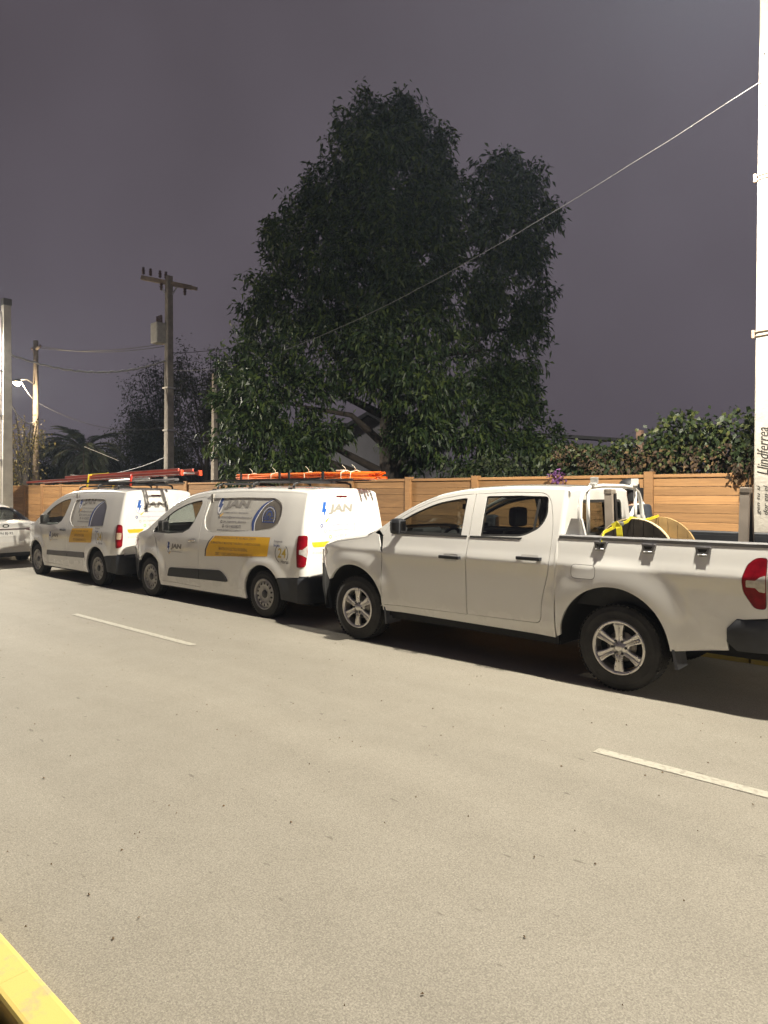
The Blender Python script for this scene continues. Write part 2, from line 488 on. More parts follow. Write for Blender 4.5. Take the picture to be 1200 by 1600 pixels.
# loose bits on the tarmac: dry leaf scraps and grit, nobody could count them
gv, gf = [], []
rs = np.random.RandomState(5)
for i in range(300):
    x = -rs.uniform(-3, 14); y = rs.uniform(1.05, 5.6); a = rs.uniform(0, 6.28); L = rs.uniform(0.003, 0.009); W = L * rs.uniform(0.25, 0.6)
    if y < 1.5: L *= 1.4
    o = len(gv); c, s_ = math.cos(a), math.sin(a)
    for u, v_, z in ((-L, -W, 0.004), (L, -W, 0.004), (L * 0.8, W, 0.008), (-L * 0.8, W, 0.006), (0, 0, 0.012)):
        gv.append((x + u * c - v_ * s_, y + u * s_ + v_ * c, z))
    gf += [(o, o + 1, o + 4), (o + 1, o + 2, o + 4), (o + 2, o + 3, o + 4), (o + 3, o, o + 4)]
lit = mesh_obj('road_grit', gv, gf, mat('dry_leaf_bits', (0.16, 0.11, 0.065), 0.9, var=0.4, vscale=2)); lit['kind'] = 'stuff'
tag(lit, 'tiny dry leaf scraps and grit scattered on the road', 'grit')

# ---------------------------------------------------------------- concrete board fence
def fence_mat(name, col, dark):
    m, n, l, b = node_mat(name); t = n.new('ShaderNodeTexCoord')
    mp = n.new('ShaderNodeMapping'); mp.inputs['Scale'].default_value = (0.9, 4, 13); l.new(t.outputs['Object'], mp.inputs['Vector'])
    oi = n.new('ShaderNodeObjectInfo'); ad = n.new('ShaderNodeVectorMath'); ad.operation = 'ADD'
    sc_ = n.new('ShaderNodeMath'); sc_.operation = 'MULTIPLY'; sc_.inputs[1].default_value = 37.0; l.new(oi.outputs['Random'], sc_.inputs[0])
    l.new(mp.outputs['Vector'], ad.inputs[0]); l.new(sc_.outputs[0], ad.inputs[1])
    z = n.new('ShaderNodeTexNoise'); z.inputs['Scale'].default_value = 2.2; z.inputs['Detail'].default_value = 7; z.inputs['Roughness'].default_value = 0.65
    z.inputs['Distortion'].default_value = 0.6
    l.new(ad.outputs[0], z.inputs['Vector'])
    r = n.new('ShaderNodeValToRGB'); r.color_ramp.elements[0].position = 0.32; r.color_ramp.elements[0].color = (*dark, 1)
    r.color_ramp.elements[1].position = 0.66; r.color_ramp.elements[1].color = (*col, 1)
    l.new(z.outputs['Fac'], r.inputs['Fac'])
    hv = n.new('ShaderNodeHueSaturation'); l.new(r.outputs['Color'], hv.inputs['Color'])
    mr = n.new('ShaderNodeMapRange'); mr.inputs['To Min'].default_value = 0.76; mr.inputs['To Max'].default_value = 1.14; l.new(oi.outputs['Random'], mr.inputs['Value'])
    l.new(mr.outputs['Result'], hv.inputs['Value']); l.new(hv.outputs['Color'], b.inputs['Base Color'])
    b.inputs['Roughness'].default_value = 0.72
    bp = n.new('ShaderNodeBump'); bp.inputs['Strength'].default_value = 0.35; bp.inputs['Distance'].default_value = 0.008
    l.new(z.outputs['Fac'], bp.inputs['Height']); l.new(bp.outputs['Normal'], b.inputs['Normal'])
    return m
M_fence = fence_mat('ochre_fence_board', (0.315, 0.17, 0.066), (0.215, 0.113, 0.044))
M_fpost = fence_mat('ochre_fence_post', (0.3, 0.16, 0.063), (0.21, 0.11, 0.043))
FY = 11.5; FSP = 1.725
fence = thing('board_fence', 'ochre concrete fence of horizontal boards between square posts behind the parked vehicles', 'fence', (0, FY, 0.13))
NB = 13; BH = 0.142
zz = [(0.02, 0.0), (0.02, BH - 0.012), (0.008, BH - 0.001), (-0.02, BH - 0.001), (-0.02, 0.0)]
board = None; cap = None; post = None
rnd = random.Random(11)
for k in range(-4, 17):
    s0 = 4.35 + FSP * (k - 0) - FSP * 0        # post positions
    if post is None:
        post = MB().box(-0.075, 0.075, -0.075, 0.06, 0, 1.955, 0.008).build('post', M_fpost, fence); o = post
    else:
        o = post.copy(); C.objects.link(o); o.parent = fence
    o.location = (-s0, 0, rnd.uniform(-0.012, 0.008))
    if k == 16: break
    for j in range(NB):
        if board is None:
            prof = [(-0.022, 0.0), (-0.022, BH - 0.016), (-0.010, BH - 0.003), (0.02, BH - 0.003), (0.02, 0.0)]
            board = MB().prism(prof, -FSP + 0.077, -0.077, 'yz').build('board', M_fence, fence); o = board
        else:
            o = board.copy(); C.objects.link(o); o.parent = fence
        o.location = (-s0, rnd.uniform(-0.003, 0.003), 0.01 + j * BH); o.rotation_euler = (rnd.uniform(-0.006, 0.006), 0, 0)
    if cap is None:
        cap = MB().box(-FSP + 0.079, -0.079, -0.05, 0.04, 0, 0.055, 0.006).build('top_rail', M_fpost, fence); o = cap
    else:
        o = cap.copy(); C.objects.link(o); o.parent = fence
    o.location = (-s0, 0, 0.012 + NB * BH)
# where the fence steps back it goes on as plain wall, far down the street
far_wall = tag(MB().box(-72, -32.2, FY + 0.3, FY + 0.5, 0, 1.9).build('plain_wall', mat('far_wall_render', (0.4, 0.25, 0.15), 0.85, var=0.15, vscale=2)),
               'plain rendered wall continuing the fence down the street', 'wall')

# ---------------------------------------------------------------- street lamps and poles
M_pole = mat('whitewashed_concrete', (0.42, 0.395, 0.35), 0.85, var=0.24, vscale=2.6, bump=0.5, bscale=35)
M_galv = mat('galvanised_steel', (0.45, 0.45, 0.45), 0.45, 0.8, var=0.15, vscale=20)
M_black = mat('black_ink', (0.02, 0.018, 0.016), 0.7)
M_dkmetal = mat('dark_housing', (0.08, 0.08, 0.085), 0.5, 0.3)
M_ceramic = mat('brown_ceramic', (0.08, 0.05, 0.04), 0.35)
M_led = mat('led_panel', (0.9, 0.9, 0.9), 0.4, emit=(1.0, 0.96, 0.88), estr=60)

def pole_profile(w0, w1, h, x0=0, y0=0):
    m = MB(); n = 6; c = 0.012
    def ring(t):
        a = (w0 + (w1 - w0) * t) / 2; z = h * t
        return [(-a + c, -a, z), (a - c, -a, z), (a, -a + c, z), (a, a - c, z), (a - c, a, z), (-a + c, a, z), (-a, a - c, z), (-a, -a + c, z)]
    v = []; f = []
    for i in range(n + 1): v += ring(i / n)
    for i in range(n):
        for k in range(8): f.append((i * 8 + k, i * 8 + (k + 1) % 8, (i + 1) * 8 + (k + 1) % 8, (i + 1) * 8 + k))
    f.append(tuple(range(n * 8, n * 8 + 8)))
    return m.add(v, f)

LX, LY, LZ = LAMP_POS
PX, PY = -1.765, 8.28
lamp_post = thing('street_lamp', 'whitewashed concrete street lamp post with black handwriting at the right edge', 'street lamp', (PX, PY, 0.13))
pole_profile(0.42, 0.26, 8.6).build('post', M_pole, lamp_post)
for z in (4.93, 3.27):
    hw = (0.42 + (0.26 - 0.42) * z / 8.6) / 2 + 0.006
    m = MB()
    for dz in (0.0, 0.045): m.tube([(-hw, -hw, z + dz), (hw, -hw, z + dz + 0.012), (hw, hw, z + dz), (-hw, hw, z + dz - 0.012)], 0.009, 6, closed=True)
    m.box(-hw - 0.03, -hw, -hw - 0.015, -hw + 0.03, z - 0.02, z + 0.065, 0.006)
    m.build('strap_band', mat('rusty_band', (0.34, 0.26, 0.2), 0.7, 0.3, var=0.3, vscale=30), lamp_post)
for z in (5.35, 5.55, 5.7, 5.95, 6.25):
    MB().lathe([(0, -0.006), (0.014, -0.006), (0.014, 0.01), (0, 0.01)], 10, 'y', (random.uniform(-0.14, -0.06), -(0.42 - 0.16 * z / 8.6) / 2 + 0.002, z)).build('bolt_hole', M_black, lamp_post)
# handwriting painted up the face of the post
def post_map(x0, z0):
    return lambda u, v: (x0 - v, -(0.42 - 0.16 * (z0 + u) / 8.6) / 2 - 0.003, z0 + u)
V, F = text2d('Llindferrea', height=0.13, shear=0.35)
decal('handwriting', (V * np.array([0.62, 0.85]), F), post_map(-0.05, 1.80), M_black, lamp_post)
for i, tx in enumerate(('gen tu si', 'dor en el', 'vz 32 ar')):
    V, F = text2d(tx, width=0.31, height=0.045, shear=0.3)
    decal('handwriting', (V, F), post_map(-0.12 + i * 0.065, 1.38), M_black, lamp_post)
# arm and LED head over the near side of the parked cars (just above the picture)
ax, ay, az = LX - PX, LY - PY, LZ - 0.13
# luminaire distribution of a street lantern: little uplight, most light thrown at 55-68 degrees
ies = bpy.data.texts.new('street_lantern_ies')
angs = [0, 10, 20, 30, 40, 50, 58, 64, 70, 75, 80, 84, 88, 90, 180]
vals = [0.55, 0.57, 0.62, 0.72, 0.88, 1.1, 1.3, 1.38, 1.2, 0.85, 0.66, 0.5, 0.28, 0.12, 0.0]
ies.write("IESNA:LM-63-1995\nTILT=NONE\n1 1000 1 %d 1 1 2 0 0 0\n1 1 100\n%s\n0\n%s\n" % (len(angs), ' '.join(map(str, angs)), ' '.join('%g' % (v * 1000) for v in vals)))
def lantern(name, loc, power, col, parent=None, radius=0.11):
    ld = bpy.data.lights.new(name, 'POINT'); ld.energy = power; ld.color = col; ld.shadow_soft_size = radius
    ld.use_nodes = True; n = ld.node_tree.nodes; l = ld.node_tree.links
    em = n.get('Emission') or n.new('ShaderNodeEmission')
    q = n.new('ShaderNodeTexIES'); q.mode = 'INTERNAL'; q.ies = ies; q.inputs['Strength'].default_value = 1.0
    l.new(q.outputs['Fac'], em.inputs['Strength'])
    o = bpy.data.objects.new(name, ld); C.objects.link(o)
    o.location = loc
    if parent: o.parent = parent
    return o
def lamp_arm(parent, ax, ay, az):
    MB().tube([(0, -0.12, az - 0.55), (ax * 0.2, -0.5, az - 0.15), (ax * 0.55, ay * 0.5, az + 0.04), (ax * 0.93, ay * 0.9, az + 0.1)], 0.03, 10).build('arm', M_galv, parent)
    head = MB().box(ax - 0.14, ax + 0.14, ay - 0.28, ay + 0.36, az + 0.06, az + 0.14, 0.025).build('lamp_head', M_dkmetal, parent)
    MB().box(ax - 0.11, ax + 0.11, ay - 0.24, ay + 0.2, az + 0.048, az + 0.0585).build('led_panel', M_led, head)
    lantern('lamp_light', (ax, ay - 0.02, az - 0.08), LAMP_POWER, (1.0, 0.92, 0.77), parent)
lamp_arm(lamp_post, ax, ay, az)
next_post = thing('street_lamp', 'next concrete street lamp up the street, out of view to the right', 'street lamp', (20.2, PY, 0.13))
pole_profile(0.42, 0.26, 8.6).build('post', M_pole, next_post); lamp_arm(next_post, ax, ay, az)
# ---------------------------------------------------------------- poles down the street
def at(px, d, py=770.0):
    """a point at distance d along the view, as (x, y, z) in the street's own frame (used to lay out far things)"""
    lat = (px - 600.0) / FPX * d
    s = d * math.cos(THETA) - lat * math.sin(THETA); Y = d * math.sin(THETA) + lat * math.cos(THETA)
    return Vector((-s, Y, EYE - (py - HOR) / FPX * d))

M_wood = mat('weathered_pole', (0.2, 0.16, 0.125), 0.9, var=0.25, vscale=6, bump=0.4, bscale=30)
M_grey = mat('pole_concrete', (0.4, 0.38, 0.34), 0.85, var=0.15, vscale=4, bump=0.3, bscale=30)
M_cable = mat('black_cable', (0.03, 0.03, 0.033), 0.6)
M_pcable = mat('pale_cable', (0.36, 0.36, 0.37), 0.6)

# left kerb pole with a pale conduit strapped to it
kp = thing('street_lamp', 'pale concrete lamp post with white conduit at the left edge behind the sedan', 'street lamp', (-23.4, 8.32, 0.13))
pole_profile(0.34, 0.22, 7.6).build('post', M_grey, kp)
MB().tube([(0.02, -0.215, 0), (0.02, -0.165, 6.9), (-0.05, -0.15, 7.3)], 0.055, 8).build('conduit', mat('white_conduit', (0.75, 0.74, 0.7), 0.5), kp)
for z in (1.2, 2.6, 4.0, 5.4):
    MB().box(-0.16 + z * 0.008, 0.16 - z * 0.008, -0.245 + z * 0.004, 0.16 - z * 0.008, z, z + 0.05).build('strap_band', M_galv, kp)
lamp_arm(kp, 0.1, -2.3, 6.75)
MB().box(-0.12, 0.12, -0.12, 0.14, 7.5, 7.72, 0.02).build('cap', mat('pole_cap', (0.1, 0.1, 0.1), 0.7), kp)

# brown pole behind it carrying the lit warm lamp and small cables
p = at(56, 33)
bp_ = thing('wooden_pole', 'slim brown pole with lit warm lamp beyond the left concrete pole', 'pole', (p.x, p.y, 0))
MB().tube([(0, 0, 0), (0, 0, 4.5), (0, 0, 9.0)], [0.16, 0.14, 0.11], 10).build('shaft', M_wood, bp_)
q = at(27, 31.5, 598); lx, ly, lz = q.x - p.x, q.y - p.y, q.z
MB().tube([(0, 0, lz + 0.12), (lx * 0.5, ly * 0.5, lz + 0.28), (lx * 0.88, ly * 0.88, lz + 0.18)], 0.03, 8).build('arm', M_galv, bp_)
hd = MB().lathe([(0.02, 0.18), (0.12, 0.16), (0.19, 0.08), (0.2, 0.035), (0.185, 0.032)], 16, 'z', (lx, ly, lz)).build('lamp_head', M_dkmetal, bp_)
MB().lathe([(0.0, -0.14), (0.1, -0.12), (0.17, -0.04), (0.18, 0.03)], 16, 'z', (lx, ly, lz)).build('lit_bowl', mat('warm_bowl', (1, 0.9, 0.7), 0.4, emit=(1.0, 0.78, 0.42), estr=45), hd)
lo_ = bpy.data.lights.new('warm_lamp_light', 'POINT'); lo_.energy = FAR_LAMP_POWER; lo_.color = (1.0, 0.8, 0.52); lo_.shadow_soft_size = 0.13
lo = bpy.data.objects.new('warm_lamp_light', lo_); C.objects.link(lo); lo.parent = bp_; lo.location = (lx, ly, lz - 0.32)
MB().bar((-0.5, 0.1, 8.55), (0.55, -0.1, 8.6), 0.09, 0.09).build('crossarm', M_wood, bp_)
for dx in (-0.45, 0.5): MB().lathe([(0, 8.6), (0.04, 8.62), (0.05, 8.68), (0.03, 8.74), (0, 8.76)], 10, 'z', (dx, 0, 0)).build('insulator', M_ceramic, bp_)

# transformer pole
p = at(264, 27); TP = p.copy()
tp = thing('transformer_pole', 'tall utility pole with crossarm and grey transformer left of the big tree', 'pole', (p.x, p.y, 0))
pole_profile(0.31, 0.22, 10.2).build('shaft', mat('transformer_pole_concrete', (0.22, 0.2, 0.175), 0.9, var=0.2, vscale=5, bump=0.3, bscale=30), tp)
R2 = Vector((math.sin(THETA), math.cos(THETA), 0))        # across the view
ca = MB().bar(-R2 * 1.08 + Vector((0, 0, 10.15)), R2 * 0.9 + Vector((0, 0, 9.75)), 0.13, 0.16).build('crossarm', M_wood, tp)
MB().bar(-R2 * 1.0 + Vector((0.2, 0.16, 10.1)), R2 * 0.85 + Vector((0.2, 0.16, 9.7)), 0.1, 0.12).build('crossarm', M_wood, tp)
for t, up in ((-1.0, 1), (-0.72, 1), (-0.35, 1), (-0.12, 1), (0.62, -1), (-0.3, -1)):
    b = R2 * t + Vector((0, 0, 9.97 - 0.2 * t + (0.1 if up > 0 else -0.1)))
    MB().lathe([(0.03, 0), (0.07, up * 0.05), (0.04, up * 0.1), (0.075, up * 0.15), (0.04, up * 0.2), (0.06, up * 0.26), (0.0, up * 0.3)], 10, 'z', b).build('insulator', M_ceramic, tp)
for t in (0.35, -0.35): MB().bar(R2 * t + Vector((0, 0, 9.85)), Vector((0, 0, 9.3)), 0.04, 0.05).build('brace', M_galv, tp)
tb = -R2 * 0.48 + Vector((0.1, 0.05, 0))
tr = MB().box(tb.x - 0.24, tb.x + 0.24, tb.y - 0.24, tb.y + 0.24, 7.55, 8.35, 0.04).build('transformer', mat('transformer_grey', (0.36, 0.35, 0.32), 0.6, var=0.15), tp)
for i in range(3): MB().lathe([(0.05, 8.35), (0.06, 8.42), (0.035, 8.46), (0.055, 8.52), (0.03, 8.56), (0.045, 8.62), (0.0, 8.68)], 10, 'z', (tb.x - 0.15 + 0.15 * i, tb.y, 0)).build('bushing', M_ceramic, tr)
MB().box(-0.26 * R2.x - 0.06, -0.1, -0.26 * R2.y - 0.06, 0.02, 7.6, 7.7).build('bracket', M_galv, tp)
for i in range(5): MB().box(-0.2, -0.13, -0.21, -0.13, 7.7 + i * 0.14, 7.78 + i * 0.14).build('cutout_fuse', M_ceramic, tp)
for z in (4.15, 5.8): MB().box(-0.178, 0.178, -0.178, 0.178, z, z + 0.06).build('strap_band', M_galv, tp)

p = at(335, 30)
sp = thing('slim_pole', 'slim pale concrete pole between transformer pole and big tree', 'pole', (p.x, p.y, 0))
pole_profile(0.26, 0.16, 6.9).build('shaft', mat('slim_pole_concrete', (0.34, 0.3, 0.25), 0.9, var=0.2), sp)
for z in (3.2, 2.1, 4.0): MB().box(-0.135, 0.135, -0.135, 0.135, z, z + 0.05).build('strap_band', M_cable, sp)

# lattice masts beyond
for px_, d, h, lab in ((213, 58, 6.5, 'thin lattice mast left of the transformer pole'), (313, 50, 6.2, 'thin lattice mast right of the transformer pole')):
    p = at(px_, d); lm = thing('lattice_mast', lab, 'mast', (p.x, p.y, 0), 0.4, 'lattice masts')
    for sx, sy in ((-1, -1), (1, -1), (1, 1), (-1, 1)): MB().tube([(sx * 0.5, sy * 0.5, 0), (sx * 0.42, sy * 0.42, h)], 0.035, 5).build('upright', M_dkmetal, lm)
    for fx, fy, gx, gy in ((-1, -1, 1, -1), (1, -1, 1, 1), (1, 1, -1, 1), (-1, 1, -1, -1)):
        m = MB(); k = 8
        for i in range(k):
            a, b = (fx, fy), (gx, gy)
            if i % 2: a, b = b, a
            m.tube([(a[0] * 0.46, a[1] * 0.46, h * i / k), (b[0] * 0.46, b[1] * 0.46, h * (i + 1) / k)], 0.018, 4)
        m.build('lacing', M_dkmetal, lm)

# ---------------------------------------------------------------- wires
def wire(label, a, b, sag, r=0.012, m=M_cable, name='overhead_cable', n=24, twist=0.0):
    a, b = Vector(a), Vector(b); pts = []
    for i in range(n + 1):
        t = i / n; q = a.lerp(b, t); q.z -= sag * 4 * t * (1 - t)
        if twist: q += Vector((0, 0, twist * math.sin(i * 2.4)))
        pts.append(q)
    return tag(MB().tube(pts, r, 5).build(name, m), label, 'cable')
post_top = Vector((PX - 0.05, PY - 0.15, 6.13))
wire('pale cable sloping from the right lamp post across the big tree', post_top, (TP.x, TP.y, 6.55), 0.95, 0.0055, mat('thin_grey_cable', (0.1, 0.1, 0.105), 0.7), n=40, twist=0.004)
kp_t = Vector((-23.4, 8.32, 0))
wire('thick twisted pale cable from left concrete pole to transformer pole', kp_t + Vector((0, 0, 6.15)), (TP.x - 0.1, TP.y, 6.95), 0.55, 0.035, M_pcable, n=40, twist=0.02)
for i, (za, zb, sg) in enumerate(((8.75, 10.2, 1.9), (8.7, 10.1, 2.3))):
    a = Vector((bp_.location.x - 0.4 + 0.8 * i, bp_.location.y, za))
    wire(('upper' if i == 0 else 'lower') + ' dark line sagging from brown pole up to transformer pole crossarm', a, (TP.x + 0.3 * i, TP.y - 0.4 * i, 7.6 - 0.25 * i), 0.25, 0.014)
wire('dark cable from transformer pole behind the big tree', (TP.x, TP.y, 7.2), at(520, 26, 500), 0.3, 0.012)
wire('dark service cable from transformer pole to slim pole', (TP.x, TP.y, 4.35), (sp.location.x, sp.location.y, 4.0), 0.25, 0.012, M_pcable)
wire('low cable from slim pole towards the big tree', (sp.location.x, sp.location.y, 3.6), at(430, 26, 735), 0.2, 0.014, M_pcable)
wire('low cable running left from transformer pole past the palm', (TP.x, TP.y, 3.2), at(110, 31, 742), 0.3, 0.016, M_pcable)
wire('sloping stay cable in front of the palm', at(132, 34, 698), at(186, 33, 720), 0.0, 0.012, M_pcable)
wire('thin cable from brown pole across the palm', (bp_.location.x, bp_.location.y, 6.1), at(300, 34, 655), 0.9, 0.012, M_cable)
wire('short bright cable looping from brown pole to left concrete pole', (bp_.location.x, bp_.location.y, 5.2), kp_t + Vector((0.1, 0.1, 4.55)), 0.35, 0.02, M_pcable)
wire('kinked pale drop cable beside the warm lamp', at(33, 31.8, 596), at(51, 32.8, 623), 0.05, 0.018, M_pcable)
# ================================================================ VEHICLES (local frame: x forward from the rear axle, y to the left, z up)
M_white = paint_mat('white_car_paint', (0.73, 0.725, 0.70))
M_whitev = paint_mat('white_van_paint', (0.74, 0.735, 0.71), amount=0.35)
M_plast = mat('dark_bumper_plastic', (0.02, 0.022, 0.027), 0.55, var=0.25, vscale=12)
M_gplast = mat('grey_trim_plastic', (0.16, 0.16, 0.165), 0.55, var=0.1)
M_rubber = mat('black_rubber', (0.018, 0.018, 0.018), 0.7)
M_under = mat('underbody_black', (0.012, 0.012, 0.013), 0.85)
M_tyre = mat('tyre_rubber', (0.03, 0.029, 0.028), 0.8, var=0.35, vscale=9, bump=0.3, bscale=90)
M_alloy = mat('alloy_wheel', (0.62, 0.6, 0.57), 0.28, 0.85, var=0.12, vscale=15)
M_steelw = mat('steel_wheel_silver', (0.36, 0.35, 0.33), 0.45, 0.5, var=0.2, vscale=14)
M_glass = glass_mat('side_glass', (0.54, 0.57, 0.55))
M_dglass = glass_mat('tinted_glass', (0.55, 0.58, 0.58))
M_chrome = mat('chrome', (0.8, 0.8, 0.8), 0.12, 1.0)
M_red = mat('red_lamp_lens', (0.19, 0.002, 0.009), 0.3, coat=0.1, spec=0.2, var=0.3, vscale=18)
M_clear = mat('clear_lamp_lens', (0.42, 0.39, 0.37), 0.12, coat=0.8, var=0.2, vscale=30)
M_seat = mat('charcoal_seat_fabric', (0.035, 0.033, 0.032), 0.9, var=0.2, vscale=20, bump=0.3, bscale=150)
M_dash = mat('dashboard_plastic', (0.04, 0.04, 0.042), 0.6)
M_lining = mat('grey_headlining', (0.3, 0.285, 0.26), 0.9)

class Shell:
    """outer skin of a vehicle as one continuous function of x and z"""
    def __init__(s, prof, plan, zc, zt, flares=(), n=2.5):
        s.prof = pchip(prof); s.plan = pchip(plan); s.zc = pchip(zc); s.zt = pchip(zt); s.fl = flares; s.n = n
    def y(s, x, z):
        v = s.prof(z) + s.plan(x)
        for cx, cz, r0, r1, am, zmax in s.fl:
            r = math.hypot(x - cx, z - cz)
            if r < r1 and z < zmax: v += am * (1 - sstep(r0, r1, r)) * (1 - sstep(zmax - 0.12, zmax, z))
        return v
    def nrm(s, x, z, side=1):
        e = 0.004
        dx = (s.y(x + e, z) - s.y(x - e, z)) / (2 * e); dz = (s.y(x, z + e) - s.y(x, z - e)) / (2 * e)
        return tuple(Vector((-dx, side, -dz)).normalized())
    def top(s, x, u):
        zc = s.zc(x); zt = s.zt(x); yc = s.y(x, zc); a = (1 - u) * PI / 2
        c, q = math.cos(a), math.sin(a); k = 2.0 / s.n
        return (x, yc * math.copysign(abs(c) ** k, c), zc + (zt - zc) * max(q, 0) ** k)
    def panel(s, name, outer, holes, m, parent, off=0.0, step=0.05, thick=0.03, sides=(1, -1)):
        tri = triangulate(outer, holes, step); out = []
        for sd in sides:
            out.append(sheet(name, None, None, lambda a, b: (a, sd * (s.y(a, b) + off), b), lambda a, b: s.nrm(a, b, sd), m, parent, thick=thick, tri=(tri[0], list(tri[1]))))
        return out
    def topskin(s, name, x0, x1, m, parent, u0=-1.0, u1=1.0, nx=20, nu=28, dz=0.0):
        v = []; f = []
        for i in range(nx + 1):
            x = x0 + (x1 - x0) * i / nx
            for j in range(nu + 1):
                p = s.top(x, u0 + (u1 - u0) * j / nu); v.append((p[0], p[1], p[2] + dz))
        for i in range(nx):
            for j in range(nu): f.append((i * (nu + 1) + j, i * (nu + 1) + j + 1, (i + 1) * (nu + 1) + j + 1, (i + 1) * (nu + 1) + j))
        b = MB(); b.add(v, f, True); return b.build(name, m, parent)
    def section(s, x, z0, nz=16, nu=28):
        """closed-over outline at x: left sill, up, over the roof, down to the right sill -> list of (y,z)"""
        zc = s.zc(x); L = [(s.y(x, z0 + (zc - z0) * i / nz), z0 + (zc - z0) * i / nz) for i in range(nz)]
        T = [s.top(x, 1 - 2 * j / nu)[1:] for j in range(nu + 1)]
        return L + T + [(-a, b) for a, b in reversed(L)]
    def endcap(s, x, z0, sgn, R, lean=lambda z: 0.0, holes=(), mats=None, parent=None, names=('body_end',), split=None, nr=6, step=0.07, flat_bottom=True):
        """round the outline over an edge of radius R and close it; sgn -1 rear, +1 front. Returns the objects and a mapping for decals."""
        S = s.section(x, z0); n = len(S)
        N = []
        for i in range(n):
            a = Vector(S[max(i - 1, 0)]); b = Vector(S[min(i + 1, n - 1)]); t = (b - a).normalized(); N.append(Vector((-t.y, t.x)))
        for i in (0, n - 1): N[i] = Vector((N[i].x, 0)).normalized()
        rows = []
        for k in range(nr + 1):
            ph = PI / 2 * k / nr; d = R * (1 - math.cos(ph)); e = R * math.sin(ph)
            rows.append([(x + sgn * e + lean(S[i][1]) * math.sin(ph), S[i][0] + N[i].x * d, S[i][1] + N[i].y * d) for i in range(n)])
        v = [p for r in rows for p in r]; f = [(k * n + i, k * n + i + 1, (k + 1) * n + i + 1, (k + 1) * n + i) for k in range(nr) for i in range(n - 1)]
        last = [(p[1], p[2]) for p in rows[-1]]
        xf = lambda y, z: x + sgn * R + lean(z)
        tri = triangulate(last, holes, step)
        o = len(v); v += [(xf(a, b), a, b) for a, b in tri[0]]; f += [tuple(i + o for i in q) for q in tri[1]]
        bm = bmesh.new(); bv = [bm.verts.new(p) for p in v]
        for q in f:
            try: bm.faces.new([bv[i] for i in q])
            except ValueError: pass
        bmesh.ops.remove_doubles(bm, verts=bm.verts[:], dist=0.0008)
        bmesh.ops.recalc_face_normals(bm, faces=bm.faces[:])
        # make the skin face outwards
        c = sum((q.calc_center_median().x * q.normal.x * sgn for q in bm.faces if abs(q.normal.x) > 0.9), 0.0)
        tot = sum(q.normal.x * q.calc_area() for q in bm.faces)
        if tot * sgn < 0: bmesh.ops.reverse_faces(bm, faces=bm.faces[:])
        bm.verts.index_update()
        V = [q.co[:] for q in bm.verts]; Fa = [([q.index for q in g.verts], g.calc_center_median().z) for g in bm.faces]; bm.free()
        objs = []
        if split is None: groups = [[q for q, z in Fa]]
        else: groups = [[q for q, z in Fa if z >= split], [q for q, z in Fa if z < split]]
        for nm, g, mt in zip(names, groups, mats):
            used = sorted({i for q in g for i in q}); mp = {i: k for k, i in enumerate(used)}
            objs.append(mesh_obj(nm, [V[i] for i in used], [tuple(mp[i] for i in q) for q in g], mt, parent, True))
        return objs, xf

def tyre(parent, x, y, r, wd, rim_r, side, name='wheel'):
    """tyre with rounded shoulders, side ribs and grooves; y = outer face"""
    h = wd
    prof = [(rim_r - 0.012, 0.02), (rim_r + 0.004, 0.004), (rim_r + 0.02, 0.0), (rim_r + 0.028, -0.0), (rim_r + 0.03, 0.003), (r * 0.82, -0.004), (r * 0.86, -0.003), (r * 0.865, 0.0), (r * 0.93, 0.006),
            (r * 0.965, 0.016), (r * 0.985, 0.03), (r * 0.985, 0.033), (r * 0.995, 0.036), (r, 0.05)]
    for g in (0.28, 0.5, 0.72):
        c = g * h; prof += [(r, c - 0.008), (r - 0.009, c - 0.006), (r - 0.009, c + 0.006), (r, c + 0.008)]
    prof += [(r, h - 0.05), (r * 0.985, h - 0.03), (r * 0.93, h - 0.006), (rim_r + 0.02, h), (rim_r, h - 0.02)]
    m = MB().lathe([(a, side * (-b)) for a, b in prof], 56, 'y', (x, y, r))
    # shoulder lugs
    for k in range(56):
        t = 2 * PI * k / 56; ca, sa = math.cos(t), math.sin(t)
        for yy in (0.022, h - 0.022):
            c = Vector((x + ca * r * 0.99, y - side * yy, r + sa * r * 0.99)); e = Vector((ca, 0, sa)); g = Vector((-sa, 0, ca))
            v = [c + e * (0.004 * i) + g * (0.011 * j) + Vector((0, 0.018 * q, 0)) for q in (-1, 1) for i, j in ((-1, -1), (1, -1), (1, 1), (-1, 1))]
            m.add(v, [(0, 3, 2, 1), (4, 5, 6, 7), (0, 1, 5, 4), (1, 2, 6, 5), (2, 3, 7, 6), (3, 0, 4, 7)])
    return m.build(name, M_tyre, parent)

